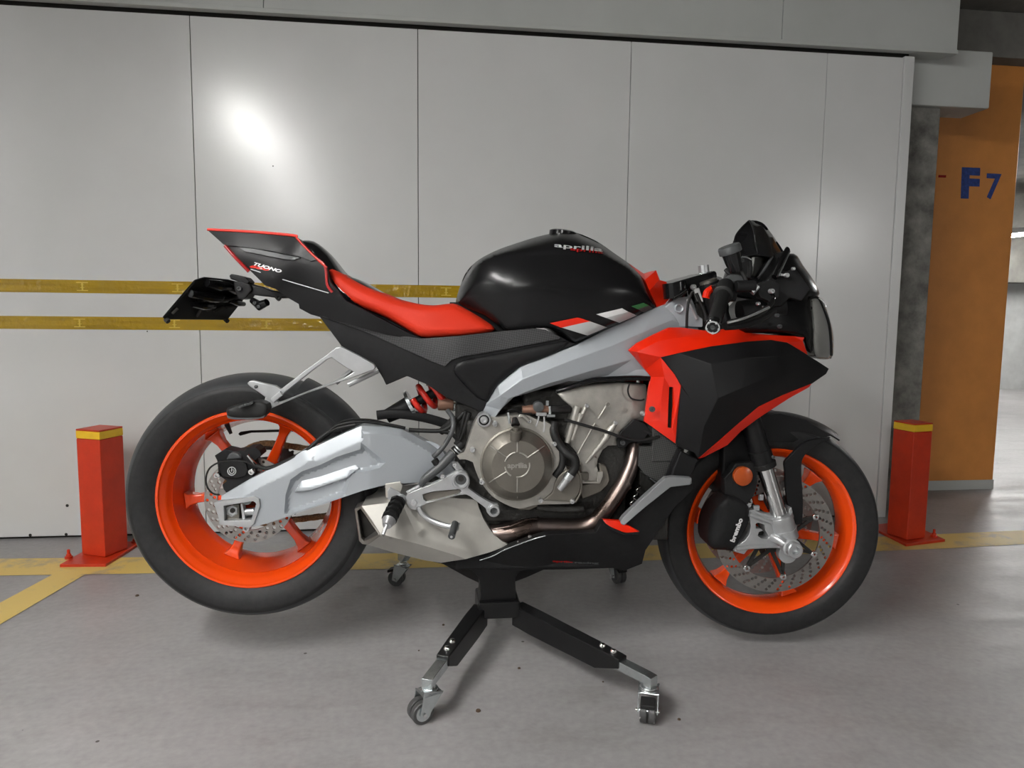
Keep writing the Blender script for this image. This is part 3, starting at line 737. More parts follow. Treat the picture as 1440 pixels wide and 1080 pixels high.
for k in range(NL):
    s_ = ds[-1]*k/NL
    while ds[j+1] < s_: j += 1
    a, b = path[j], path[(j+1) % len(path)]; u = (b-a).normalized(); p = a+u*(s_-ds[j]); q = Vector((-u.z,0,u.x))
    o = .0065 if k % 2 else .009
    for sd in (-1, 1):
        yy = Vector((0,sd*o,0)); e = u*.0105; h = q*.0065
        mb.hexa([p-e*.8-h+yy, p+e*.8-h+yy, p+e*.8+h+yy, p-e*.8+h+yy], [p-e*.8-h+yy*1.2, p+e*.8-h+yy*1.2, p+e*.8+h+yy*1.2, p-e*.8+h+yy*1.2])
    mb.tube([p-u*.008-Vector((0,.010,0)), p-u*.008+Vector((0,.010,0))], .0045, 8)
ch = mb.build('chain', 'chain', bike, smooth=False); ch['kind'] = 'stuff'
plate('chain_guard', 'matte', kR3(328,122, 345,138, 440,112, 740,104, 1000,100, 1180,140, 1180,80, 740,82, 430,92, 345,104), -.10, .004, bike)
# ---- swingarm (right side, faceted) + left arm
sw_out = [(311.4,697.4,.115),(355,672,.118),(406,647,.118),(424.4,634.7,.115),(445.8,627,.112),(478,612,.11),(508,599,.108),(540,600,.108),(565,603.7,.106),(605,625,.10),(632,643,.09),(655,662,.085),
          (645,680,.09),(618,672,.10),(600,662,.10),(592,678,.115),(541,682,.12),(510,690,.122),(479.5,700.4,.124),(440,714,.126),(400,728,.126),(372,737,.124),(357,741,.12),(308,737,.114)]
sw_in = [(345,692,.128),(420,655,.134),(440,648,.136),(452,644,.14),(507.5,620,.142),(542.5,652,.136),(592,657,.125),   #24..30
         (402,700,.128),(408,672,.126),(422,663,.124),(455,655,.122),(497,638,.124),(532,657,.124),                      #31..36
         (410,716,.128),(428,686,.118),(438,675,.118),(450,672,.117),(498,652,.118),(508,658,.122),(490,672,.128),(438,688,.134),(500,684,.132), #37..45
         (370,715,.130),(330,702,.126),(330,728,.124)]
def pdist(x, y, poly, closed=False):
    A = np.array(poly, float); B = np.roll(A, -1, 0)
    if not closed: A, B = A[:-1], B[:-1]
    return edist(x, y, A, B)
sw_top = [p[:2] for p in sw_out[:12]]
pocket = kB(718,606, 725,510, 748,440, 800,402, 885,372, 960,335, 1070,300)+kD(110,328, 180,385, 250,440, 215,472, 150,490, 60,505)+kB(1000,505, 850,562)
shelf = kB(770,494, 800,446, 880,428, 1045,372, 1062,386, 1005,432, 840,488)
_sc = (sum(p[0] for p in shelf)/7, sum(p[1] for p in shelf)/7)
shelf_o = [(p[0]+(1.8 if p[0] > _sc[0] else -1.8), p[1]+(1.8 if i in (0, 5, 6, 4) else -1.8)) for i, p in enumerate(shelf)]
def sw_lat(x, y):
    v = .136-max(0, x-520)*.00030-max(0, 345-x)*.0003
    wd = 17 if x < 440 else 20 if x < 509 else 10
    t = pdist(x, y, sw_top)
    if t < wd: v -= .015*(1-t/wd)**1.1
    if inpoly(x, y, pocket):
        dd = pdist(x, y, pocket, True); v -= .013*min(1, dd/5.0)
        if inpoly(x, y, shelf) or pdist(x, y, shelf, True) < .5: v += .010*min(1, pdist(x, y, shelf[1:4])/11.0)
    return v
panel('swingarm', 'silver', [p[:2] for p in sw_out], sw_lat, bike, depth=.04, bevel=.002, step=3.6, smooth=False, sharp=13,
      creases=[[(345,690),(406,664),(446,647),(508,620)], [(508,599),(508,620)], pocket+pocket[:1], shelf+shelf[:1], shelf_o+shelf_o[:1]], holes=[kB(437,558, 580,538, 590,552, 565,632, 440,634)])
plate('swingarm_left', 'silver', [(311,697),(424,635),(508,599),(565,604),(655,662),(645,680),(592,678),(479,700),(400,728),(357,741),(308,737)], -.10, .035, bike)
pc1, pc2 = P(652,664,.10), P(652,664,-.10)
MB().tube([P(600,645,.095), P(600,645,-.095)], .045, 20).build('swingarm_cross_tube', 'silver', bike)
# axle slot parts
fr = kB
facet('axle_frame', 'casting', [(*p, l) for p, l in zip(fr(393,546, 580,517, 603,530, 608,560, 580,645, 560,662, 425,648, 420,630), (.134,.142,.143,.142,.140,.139,.134,.134))], [], bike,
      depth=.02, bevel=.0015, holes=[fr(440,562, 575,540, 588,548, 590,562, 566,628, 444,630)])
plate('axle_block', 'darkcast', fr(450,562, 512,552, 512,632, 455,634), .118, .03, bike, bevel=.002)
plate('axle_adjuster', 'casting', fr(517,552, 527,550, 540,632, 528,634), .124, .02, bike)
MB().lathe([(-.02,0),(-.02,.015),(.004,.015),(.006,.011),(.002,.010),(.002,.006),(-.004,.006),(-.004,0)], P(*fr(480,583)[0], .118), AXN, 6, ).build('axle_nut', 'casting', bike, smooth=False)
MB().lathe([(-.02,0),(-.02,.007),(.0,.006),(.0,0)], P(*fr(480,583)[0], .123), AXN, 20).build('axle_end', 'dark', bike)
pxtube('adjuster_bolt', 'casting', [(*fr(530,590)[0], .112), (*fr(582,585)[0], .112)], .009, bike)
MB().tube([P(347,703,.11), P(347,703,-.11)], .012, 16).build('rear_axle', 'alu', bike)
bolt(*fr(550,660)[0], .118, 5.2, bike, 'casting', .012)
# ---- rear caliper
cal = plate('rear_caliper', 'matte', kR3(130,305, 215,250, 270,262, 300,270, 345,262, 385,265, 405,240, 470,235, 510,262, 525,300, 470,345, 480,380, 475,430, 440,480, 500,485, 400,545, 330,590, 250,640, 205,590, 195,550, 235,520, 165,470, 160,430, 150,345), .098, .05, bike, bevel=.004, smooth=True, corner=30)
plate('caliper_body', 'gloss', kR3(165,400, 180,350, 230,345, 290,350, 350,345, 395,370, 410,430, 390,470, 340,490, 250,490, 190,480), .106, .02, bike, bevel=.005, smooth=True)
plate('caliper_bridge', 'greyplastic', kR3(225,340, 250,290, 290,275, 330,290, 360,330), .110, .02, bike, bevel=.004, smooth=True)
bolt(*kR3(155,468)[0], .104, 4.5, bike, 'chrome', .008); bolt(*kR3(445,438)[0], .106, 4.5, bike, 'chrome', .008)
def glyph(cx, cy, r, latf, parent, m='silverprint'):   # ring with an open inner ring and a bar
    def arc(r0, r1, a0, a1, nm):
        pts = [(cx+r1*math.cos(t), cy+r1*math.sin(t)) for t in np.linspace(a0, a1, 24)]+[(cx+r0*math.cos(t), cy+r0*math.sin(t)) for t in np.linspace(a1, a0, 24)]
        return plate(nm, m, pts, latf, .001, parent, bevel=0)
    arc(r*.80, r, 0, 2*math.pi-.001, 'logo'); arc(r*.42, r*.60, R(-55), R(215), 'logo')
    plate('logo', m, [(cx-r*.09,cy-r*.65),(cx+r*.09,cy-r*.65),(cx+r*.09,cy+.1*r),(cx-r*.09,cy+.1*r)], latf, .001, parent, bevel=0)
glyph(*kR3(275,436)[0], 6.3, .1075, cal)
pxtube('brake_hose', 'rubber2', [(*p, l) for p, l in zip(kR3(175,635, 110,620, 65,560, 60,480, 90,410, 160,365, 250,348, 350,348, 430,370, 500,400, 600,395, 720,350, 860,280, 1010,190, 1100,130), (.11,.115,.115,.115,.115,.115,.12,.12,.12,.12,.12,.12,.118,.11,.1))]+[(480,593,.1),(520,590,.1),(560,600,.09)], .0022, bike, 8)
pxtube('brake_line', 'chrome', [(*p, .11) for p in kR3(410,300, 470,370, 500,392)], .0035, bike)
pxtube('brake_hose', 'rubber2', [(*p, .117) for p in kR3(480,385, 560,412, 640,398, 740,350, 900,270, 960,215)]+[(465,606,.11),(500,597,.11)], .0055, bike, 8)
pxtube('brake_hose', 'rubber2', [(462,607,.112),(475,598,.112),(505,593,.112),(540,596,.105),(570,602,.10)], .004, bike, 8)
# ---- rear hugger: sector around the tyre
mb = MB(); Rh = .330; a0h, a1h = R(28), R(66); pr = []
for t in np.linspace(-1, 1, 13): pr.append((t*.088, Rh-.035*t*t))
for t in np.linspace(1, -1, 13): pr.append((t*.085, Rh-.004-.035*t*t))
def sector(prof, c, a0, a1, n=28):
    mb = MB(); k = len(prof); v = []
    for j in range(n+1):
        a = a0+(a1-a0)*j/n; d = Vector((math.cos(a),0,math.sin(a)))
        for y, r in prof: v.append(Vector(c)+d*r+Vector((0,-y,0)))
    f = [(j*k+i, j*k+(i+1)%k, (j+1)*k+(i+1)%k, (j+1)*k+i) for j in range(n) for i in range(k)]
    f += [tuple(range(k)), tuple(n*k+i for i in range(k-1,-1,-1))]
    return mb.add(v, f)
sector(pr, rc, a0h, a1h).build('rear_hugger', 'hugger', bike)
pxtube('hugger_mount', 'matte', [(530,584,.06),(560,582,.06),(600,588,.05),(640,600,.04)], .012, bike, flat=.5)
# ---- tail
TAILC = [(300,325,.05),(420,330,.095),(440,345,.10),(400,350,.085),(335,358,.075),(412,364,.105),(350,385,.075),(400,405,.085),(463,412,.118),(385,398,.095),(430,430,.09),(455,400,.115),(500,470,.125),(560,475,.13),(600,500,.13),(450,455,.09),(520,520,.09),(340,345,.07)]
tail = panel('tail_fairing', 'satin', kA(447,94, 700,108, 930,128, 985,180, 1110,302, 1140,390, 1225,492, 1330,545)+kC(520,665, 600,700, 640,712, 600,716, 430,686, 160,612, 35,582)+kA(1030,570, 965,535, 960,510, 890,470, 830,425, 770,405, 690,325, 545,182),
      TAILC, bike, mid=True, mirror='join', step=7, creases=[kA(690,312, 900,380, 1130,448), kA(545,182, 620,190, 930,265, 970,248), kA(930,265, 1040,270)], smooth=False, sharp=25)
Lt = o_L['tail_fairing']
panel('tail_upper_panel', 'satin', kA(452,98, 700,112, 925,133, 978,182, 1060,262, 1030,268, 970,245, 800,210, 620,185, 545,180), lambda x, y: Lt(x, y), bike, depth=.006, step=8, smooth=False, lift=.005, mirror='dup')
panel('tail_highlight_panel', 'greyplastic', kA(618,190, 700,198, 970,250, 930,263, 870,256, 660,214), lambda x, y: Lt(x, y), bike, depth=.004, step=8, smooth=False, lift=.0045, mirror='dup')
def strip(name, m, pts, w, latf, parent, lift=.003, mirror=True):
    """thin line laid along a surface"""
    q = [P(x, y, (latf(x, y) if callable(latf) else latf)+lift) for x, y in pts]; q = catmull(q, 5)
    o = MB().tube(q, w, 8, flat=.7).build(name, m, parent)
    if mirror: mirror_copy(o)
    return o
strip('red_trim', 'redtrim', kA(447,91, 700,104, 928,124, 950,140, 985,180, 1050,245, 1118,306), .0034, Lt, bike)
strip('red_trim', 'darkred', kA(980,175, 1050,245, 1108,300, 1120,400, 1150,445), .0035, Lt, bike)
strip('tail_light', 'darkred', kA(545,182, 610,255, 680,328), .0045, Lt, bike)
strip('crease_highlight', 'silverprint', kA(690,314, 900,381, 1128,448), .0012, Lt, bike, lift=.0035)  # bright reflection along the tail crease, painted on as a thin strip
text_px('lettering', 'TUONO', 'white', kA(706,291)[0], kA(862,336)[0], 4.4, lambda x, y: Lt(x, y)+.002, tail, bold=.045, shear=.35)
text_px('lettering', '660', 'red', kA(683,303)[0], kA(800,326)[0], 4.0, lambda x, y: Lt(x, y)+.0015, tail, bold=.05, shear=.35)
# seat cowl behind, seat
panel('seat_cowl', 'gloss', kA(960,152, 1045,158, 1130,228, 1190,315, 1215,345, 1300,375, 1440,455, 1440,560, 1250,520, 1110,380), [(425,345,.05),(470,385,.08),(490,400,.09)], bike, mid=True, mirror='join', edge=(14,.03), step=7)
panel('seat', 'seat', kC(70,318, 85,306, 110,308, 170,342, 290,408, 400,452, 470,480, 600,510, 680,517, 790,507, 835,524, 950,590, 1018,638, 1024,655, 1000,668, 840,690, 640,700, 590,690, 560,672, 400,582, 175,482, 105,400, 75,345),
      [(465,382,.09),(500,410,.11),(520,430,.125),(560,440,.13),(590,465,.145),(610,432,.135),(650,440,.13),(650,470,.15),(690,462,.14),(620,472,.15),(540,445,.13)], bike, mid=True, mirror='join', step=6, edge=(13,.030), corner=50)
panel('seat_base', 'matte', kC(70,380, 130,372, 300,470, 600,585, 850,575, 1010,655, 1000,690, 600,715, 160,600, 60,440), [(500,420,.07),(600,460,.09),(700,460,.09)], bike, mid=True, mirror='join', step=10, smooth=False)
panel('tank_base', 'matte', kC(770,500, 850,500, 1000,560, 1200,600, 1240,690, 1000,700, 760,600), [(680,440,.07),(720,460,.07),(650,440,.07)], bike, mid=True, mirror='join', step=10, smooth=False)
# ---- side covers
SCC = [(449,444,.095),(600,478,.135),(700,462,.135),(780,475,.14),(630,520,.14),(560,520,.12),(480,490,.10),(540,530,.11),(650,560,.125),(677,578,.125),(720,500,.14),(600,535,.125)]
panel('side_cover', 'matte', kC(35,578, 160,606, 430,680, 600,712, 840,690, 1030,668, 1240,647, 1310,655, 1400,697, 1440,722)+kF(240,882, 0,988)+kC(1170,862, 1040,962, 972,1082)+[(678,580),(657,571)]+kC(760,1042, 640,962, 530,916, 412,966, 395,930, 355,862, 240,790, 160,746, 135,712),
      SCC, bike, depth=.02, step=8, smooth=False, sharp=30, bevel=.002, mirror='dup')
Ls = o_L['side_cover']
panel('textured_cover', 'carbon', kC(35,575, 160,600, 430,672, 600,706, 840,688, 1030,666, 1240,646, 1310,655, 1392,696, 1385,708, 1100,762, 840,806, 780,826, 742,862, 660,830, 520,768, 300,668), lambda x, y: Ls(x, y), bike, depth=.005, step=8, smooth=False, lift=.005, bevel=.0012, mirror='dup')
panel('side_inset_cover', 'satin', kC(790,880, 800,852, 840,826, 1100,776, 1300,735, 1432,716)+kF(200,868, 100,940, 0,985)+kC(1170,862, 1040,962, 985,1060, 930,1040, 860,975, 800,905), lambda x, y: Ls(x, y), bike, depth=.008, step=7, lift=.009, edge=(9,.008), mirror='dup')
pxtube('side_cover_rod', 'black_steel', [(600,540,.0),(640,560,.0)], .004, bike)
MB().box2((P(640,560,0).x-.02,-.10,P(600,520,0).z-.03), (P(780,480,0).x,.10,P(700,480,0).z)).build('inner_frame', 'blackcast', bike, bevel=.01)
# ---- tank
TK = [(641,425,.06),(655,395,.06),(665,425,.135),(690,430,.15),(700,372,.125),(760,366,.135),(820,368,.13),(870,395,.115),(760,345,.10),(800,345,.09),(740,340,.085),(850,365,.08),(700,355,.07),
      (750,420,.165),(800,420,.165),(850,430,.145),(890,430,.115),(905,400,.08),(720,455,.14),(780,462,.145),(820,475,.14),(860,455,.13),(910,435,.11),(680,400,.125),(790,390,.155),(730,395,.155),(690,364,.125),(720,359,.137),(770,357,.142),(822,361,.135),(860,371,.12),(720,350,.108),(770,347,.112),(822,350,.10),(862,362,.095),(720,372,.148),(770,372,.152),(822,376,.145),(860,386,.13)]
tank_ol = kC(803,498, 812,460, 832,400, 860,335, 900,288, 950,250, 1040,205, 1130,173, 1250,135, 1350,112, 1440,102)+kF(90,128, 145,116, 240,130, 320,160, 400,200, 500,270, 600,340, 680,400, 705,455, 735,520, 790,640, 640,700, 450,780, 235,872, 190,850, 130,800, 60,775, 0,775)+kC(1240,645, 1090,662, 1040,625, 960,570, 830,520)
tx = np.arange(630, 935, 1.0); _sm = lambda a, k: np.convolve(np.pad(a, k, mode='edge'), np.hanning(2*k+1)/np.hanning(2*k+1).sum(), 'valid')
t_top = _sm(np.interp(tx, [636,641,645,652,665,677,700,740,765,789,810,843,885,904,910,925], [432,425,408,392,372,362,351,337,330,324,327,342,371,388,404,432]), 4)
t_crs = _sm(np.interp(tx, [636,645,655,665,677,695,720,760,800,822,850,885,905,925], [440,422,400,382,369,362,359.5,358.5,358,361,367,380,398,436]), 6)
t_bot = _sm(np.interp(tx, [636,647,685,712,750,789,810,854,925], [428,432,447,463,463,474,484,464,434]), 4)
def tank_lat(x, y):
    W = .172*(1-abs((x-785)/148)**3.2*(.62 if x < 785 else .42)); Wc = W*.80
    yt, yc, yb = (float(np.interp(x, tx, a)) for a in (t_top, t_crs, t_bot))
    if y <= yc:
        u = min(1, max(0, (y-yt)/max(3, yc-yt))); return Wc*max(0, 1-(1-u)**2.1)**.62
    v = (y-yc)/max(10, yb-yc); r = W-(W-Wc)*max(0, 1-v/.42)**1.8
    return r-.035*max(0, v-.45)**1.5
crease = [(x, float(np.interp(x, tx, t_crs))) for x in range(664, 896, 6)]
tank = panel('fuel_tank', 'tank', tank_ol, tank_lat, bike, mid=True, mirror='join', step=5, edge=(9,.022), creases=[crease], sharp=70, corner=60)
Lk = o_L['fuel_tank']
text_px('lettering', 'aprilia', 'silverprint', kF(92,226)[0], kF(420,258)[0], 6.0, lambda x, y: Lk(x, y)+.0035, tank, bold=.02)
text_px('lettering', 'aprilia', 'darkred', kF(200,248)[0], kF(425,272)[0], 4.5, lambda x, y: Lk(x, y)+.0025, tank, bold=.02)
def decal(name, m, pts):
    panel(name, m, pts, lambda x, y: Lk(x, y), tank, depth=.001, step=4, smooth=False, lift=.0045)
decal('red_stripe', 'red', kO(265,436, 570,373, 600,376, 715,415, 395,487)); decal('silver_stripe', 'silverprint', kO(400,486, 715,415, 910,483, 690,575))
decal('white_stripe', 'white', kO(785,336, 1078,268, 1150,308, 898,376)); decal('grey_stripe', 'silverprint', kO(900,376, 1150,308, 1247,350, 1050,432))
decal('green_stripe', 'green', kO(1183,245, 1320,207, 1380,236, 1255,278)); decal('grey_stripe', 'greyplastic', kO(1255,278, 1380,236, 1428,270, 1330,318))
ring('fuel_cap', 'gloss', 789, 327, 0, [(0,0)], None) if False else None
fcp = P(792, 325.5, 0); MB().lathe([(-.012,0),(-.012,.036),(.0,.036),(.003,.030),(.003,0)], fcp-Vector((0,0,.001)), (.12,0,1), 32).build('fuel_cap', 'gloss', bike)
# red cover between tank and forks
facet('tank_nose_cover', 'red', [(*p, l) for p, l in zip(kF(600,341, 700,408, 780,384, 808,450, 850,462, 868,520, 888,580, 880,605, 790,642, 735,520, 705,450), (.02,.03,.04,.05,.05,.05,.05,.06,.09,.10,.08))], [(*kF(712,462)[0],.085), (*kF(760,560)[0],.09), (*kF(800,450)[0],.06)], bike,
      creases=[(10,11,13,4),], mid=True, mirror='join', bevel=0, sharp=20)
# ---- main frame
fo = [(677,583,.12),(681,570,.125),(700,541,.135),(732,515,.14),(760,505,.14),(810,485,.138),(854,462.5,.13),(922,433,.11),(947,425,.095),(962,424,.085),(976,445,.085),(985,470,.09),(930,510,.11),(908,522,.12),(880,527,.125),(850,529,.125),(800,536,.135),(765,546,.14),(722.5,558.8,.145),(706,574,.14),(695,589,.13)]
fi = [(703,556,.155),(735,533,.160),(800,508,.158),(860,486,.150),(905,467,.13),(945,450,.11),(715,561,.152),(770,540,.152),(830,522,.15),(890,505,.135),(740,522,.15)]
facet('main_frame', 'silver', fo, fi, bike, creases=[(1,21,22,23,24,25,26),(21,27,28,29,30)], depth=.03, mirror='dup', bevel=.002)
facet('frame_lower_rail', 'silver', [(*p, .125) for p in [(800,536),(850,527),(885,520),(912,520),(918,533),(880,529),(850,531),(815,536)]], [], bike, depth=.03)
MB().box2((P(940,440,0).x-.03,-.09,P(940,480,0).z), (P(965,430,0).x,.09,P(960,428,0).z)).build('steering_head', 'blackcast', bike, bevel=.01)
ring('frame_bolt_boss', 'casting', *kR2(930,697)[0], .160, [(-.03,.0125),(-.03,.0172),(.004,.0172),(.006,.0160),(.006,.0128)], bike)
ring('frame_bolt_seat', 'rubber2', *kR2(930,697)[0], .160, [(-.002,0),(-.002,.0128),(.001,.0128),(.001,0)], bike)
bolt(*kR2(930,697)[0], .160, 5.4, bike, 'alu', .006)
pxtube('frame_rail_tube', 'gloss', [(*p, l) for p, l in zip(kE(410,120, 480,100, 600,62, 700,52, 850,46, 945,52), (.12,.125,.13,.132,.132,.13))], .0065, bike, 12)
# ---- engine core
def eb(px0, py0, px1, py1, l0, l1, nm, m, bev=.012):
    a, b = P(px0, py0, l0), P(px1, py1, l0); return MB().box2((min(a.x,b.x), -l0, min(a.z,b.z)), (max(a.x,b.x), -l1, max(a.z,b.z))).build(nm, m, bike, bevel=bev)
eb(655,590,880,735,.10,-.13,'engine_block','blackcast'); eb(735,545,905,610,.085,-.12,'cylinder_block','blackcast'); eb(640,565,760,700,.085,-.10,'gearbox','blackcast')
eb(700,560,810,600,.07,-.07,'throttle_bodies','rubber2')
HEADC = [(800,540,.115),(905,540,.105),(905,600,.105),(860,590,.12),(810,600,.12),(830,650,.12),(850,640,.12),(800,570,.125),(840,560,.12)]
panel('cylinder_head', 'cast', kE(412,132, 440,110, 600,85, 760,72, 915,84, 920,150, 908,292, 862,282, 840,292, 800,350, 752,398, 750,425, 700,428, 670,450, 645,500, 636,540, 655,600, 640,632, 560,632, 545,585, 528,470, 480,420, 455,380, 470,330, 500,215, 455,178), HEADC, bike, depth=.05, step=8, smooth=False, edge=(5,.004), sharp=30, bevel=.002)
def boss(a, b, r0, r1, lat0, lat1, nm='casting_rib', m='cast'):
    return MB().tube([P(*a, lat0), P(*b, lat1)], [r0, r1], 14).build(nm, m, bike)
e = lambda x, y: kE(x, y)[0]
boss(e(528,205), e(470,410), .0095, .007, .128, .13); boss(e(548,245), e(500,395), .006, .004, .135, .132)
boss(e(580,200), e(535,290), .0055, .005, .135, .135); boss(e(742,298), e(715,345), .0065, .0065, .135, .135); boss(e(725,320), e(690,375), .008, .010, .133, .133)
boss(e(695,375), e(576,525), .009, .003, .132, .126); boss(e(628,300), e(530,472), .0028, .0028, .130, .128); boss(e(690,205), e(645,275), .0028, .0028, .127, .127)
ring('casting_ring', 'cast', *e(700,195), .122, [(0,.0045),(.004,.0045),(.004,.0065),(0,.0065)], bike)
for q in ((580,202),(742,298)): bolt(*e(*q), .142, 2.8, bike, 'alu', .006)
MB().box(P(*e(565,598), .126), (.022,.012,.020)).build('casting_block', 'darkcast', bike, bevel=.003)
plate('casting_step', 'darkcast', kE(645,520, 690,540, 705,590, 712,625, 700,650, 660,690, 600,715, 555,730, 540,650, 640,632, 660,610), .112, .04, bike, bevel=.004)
plate('casting_web', 'cast', kE(545,572, 568,572, 568,628, 640,628, 640,575, 672,572, 672,602, 656,640, 545,640), .122, .02, bike)
# crankcase + clutch cover
plate('crankcase', 'cast', kD(650,405, 668,392, 690,385, 705,350, 735,260, 760,200, 800,170, 860,190, 950,180, 1040,175, 1130,215)+kE(350,290, 400,330, 420,420, 470,560, 540,580, 548,640, 545,700, 510,745, 480,755, 300,760, 190,780, 60,720)+kD(790,560, 760,500, 740,440, 700,425, 665,425), .150, .05, bike, bevel=.004, smooth=True, corner=50)
cx, cy = e(190,535); ccn = P(cx, cy, .17); rp = PXM(cx, cy, .175)
cc = MB().lathe([(-.03,.0),(-.03,51.5*rp),(-.012,52.5*rp),(-.006,52.5*rp),(-.004,50*rp),(.004,49*rp),(.008,47*rp),(.022,38*rp),(.024,36.5*rp),(.0255,18*rp),(.0255,0)], ccn, AXN, 96).build('clutch_cover', 'darkcast', bike, sharp=20)
LC = .17+.0258
def cov(pts, w=.0021, lat=LC): 
    return MB().tube(catmull([P(x, y, lat) for x, y in pts], 4), w, 8).build('raised_rib', 'cast', cc)
for a0_, a1_ in ((-165,-100),(-80,-35),(-10,95),(120,170)): cov([(cx+17.5*math.cos(R(t)), cy+17.5*math.sin(R(t))) for t in np.linspace(a0_, a1_, 7)])
for a_ in (-90,-35,90,148,215):
    d0 = Vector((math.cos(R(a_)), math.sin(R(a_)))); 
    MB().tube([P(cx+d0.x*18, cy+d0.y*18, LC), P(cx+d0.x*37, cy+d0.y*37, LC-.001), P(cx+d0.x*46.5, cy+d0.y*46.5, LC-.018)], .0016, 8).build('raised_rib', 'cast', cc)
text_px('lettering', 'aprilia', 'cast', (cx-14,cy+4.2), (cx+14,cy+4.2), 7.5, LC+.0009, cc, bold=.03)
for q, m_ in (((397,415),'alu'),((320,733),'alu'),((497,737),'alu'),((65,305),'alu'),((255,286),'alu')): bolt(*e(*q), .155, 3.3, bike, m_, .01)
for q in ((738,368),(790,548),(863,222)): bolt(*kD(*q)[0], .155, 3.8, bike, 'alu', .01)
plate('side_case', 'darkcast', kE(400,640, 420,600, 470,560, 525,570, 545,620, 540,690, 500,745, 430,740, 330,735, 385,690), .158, .03, bike, bevel=.004, smooth=True)
cov2 = MB().tube(catmull([P(*e(x, y), .152) for x, y in ((530,560),(548,620),(545,690),(515,745))], 5), .003, 8).build('case_flange', 'darkcast', bike)
eb(700,700,850,722,.10,-.10,'oil_pan','blackcast'); plate('oil_pan_boss', 'darkcast', kE(190,740, 300,745, 305,770, 260,792, 200,790, 185,770), .14, .04, bike, bevel=.003)
pxtube('oil_pan_rail', 'blackcast', [(*e(300,770), .13),(*e(430,785), .13),(*e(560,780), .13)], .009, bike)
# clutch actuator and bits above the cover
c0 = P(*kR8(225,820)[0], .19); MB().lathe([(-.014,0),(-.013,.013),(.010,.0145),(.012,.012),(.012,.0075),(.020,.0075),(.020,0)], c0, (.05,-.25,1), 28).build('oil_filler', 'darkcast', bike)
MB().tube([P(*kR8(225,700)[0], .19), P(*kR8(215,610)[0], .18)], [.011,.006], 14).build('sensor', 'rubber2', bike)
MB().tube([P(*kR8(130,540)[0], .18), P(*kR8(150,680)[0], .18)], .003, 8).build('sensor_bracket', 'zinc', bike)
pxtube('clutch_lever', 'cast', [(*kR8(270,600)[0],.165),(*kR8(310,580)[0],.165),(*kR8(390,645)[0],.165)], .0055, bike)
MB().tube([P(*kR8(310,510)[0], .14), P(*kR8(460,500)[0], .14), P(*kR8(640,500)[0], .14)], [.010,.012,.009], 16).build('coolant_fitting', 'bronze', bike)
MB().lathe([(-.012,0),(-.012,.013),(.010,.013),(.012,.008),(.012,0)], P(*kR8(510,465)[0], .145), AXN, 20).build('thermostat_housing', 'greyplastic', bike)
pxtube('coolant_hose', 'rubber2', [(*kR8(660,500)[0],.135),(*kR8(760,505)[0],.135),(*kR8(900,500)[0],.12)], .011, bike)
MB().tube([P(*kR8(655,460)[0],.145), P(*kR8(660,560)[0],.145)], .0038, 8).build('hose_clamp', 'zinc', bike)
MB().box(P(*kR8(670,580)[0],.148), (.020,.008,.006)).build('clamp_screw', 'zinc', bike); MB().box(P(*kR8(625,420)[0],.146), (.007,.008,.012)).build('clamp_tab', 'zinc', bike)
MB().box(P(*kR8(550,560)[0],.150), (.026,.012,.009)).build('hose_bracket', 'alu', bike, bevel=.002)
pxtube('bracket_leg', 'alu', [(*kR8(520,580)[0],.150),(*kR8(510,640)[0],.15),(*kR8(485,715)[0],.15)], .0022, bike); pxtube('bracket_leg', 'alu', [(*kR8(585,590)[0],.150),(*kR8(590,690)[0],.15),(*kR8(580,790)[0],.15)], .0022, bike)
pxtube('wire', 'rubber2', [(*kR8(130,520)[0],.18),(*kR8(200,505)[0],.18),(*kR8(290,550)[0],.17),(*kR8(430,555)[0],.16)], .0018, bike)
pxtube('water_hose', 'rubber2', [(*e(400,300),.14),(*e(395,350),.15),(*e(425,420),.155),(*e(470,470),.165),(*e(512,500),.17),(*e(515,550),.17),(*e(485,600),.17)], .0105, bike, 14)
pxtube('water_hose', 'rubber2', [(*e(390,400),.13),(*e(440,470),.145),(*e(440,540),.15),(*e(400,600),.15)], .009, bike, 12)
MB().tube([P(*e(490,585),.17), P(*e(470,615),.17)], .0125, 16).build('hose_clamp', 'zinc', bike); MB().tube([P(*e(475,610),.17), P(*e(428,672),.165)], [.0095,.008], 14).build('water_pipe', 'casting', bike)
pxtube('cable', 'rubber2', [(*e(455,280),.14),(*e(560,310),.145),(*e(680,345),.145),(*e(780,380),.145),(*e(880,398),.14),(*e(990,375),.13)], .0038, bike)
plate('lower_fairing_bracket', 'matte', kE(850,275, 905,300, 940,345, 900,400, 820,415, 800,440, 755,440, 750,395, 770,350), .125, .01, bike, bevel=.003)
bolt(*e(783,410), .128, 3.5, bike, 'greyplastic'); pxtube('wiring_loop', 'rubber2', [(*e(x,y),.125) for x, y in ((820,80),(812,120),(830,160),(880,172),(905,165))], .0022, bike)
bolt(*e(895,245), .125, 3.4, bike, 'alu', .012)
pxtube('wire_bundle', 'rubber2', [(*e(900,340),.12),(*e(960,370),.12),(*e(1010,410),.11),(*e(1060,400),.1)], .006, bike); pxtube('wire_bundle', 'rubber2', [(*e(860,400),.12),(*e(930,400),.12),(*e(1000,420),.11)], .007, bike)
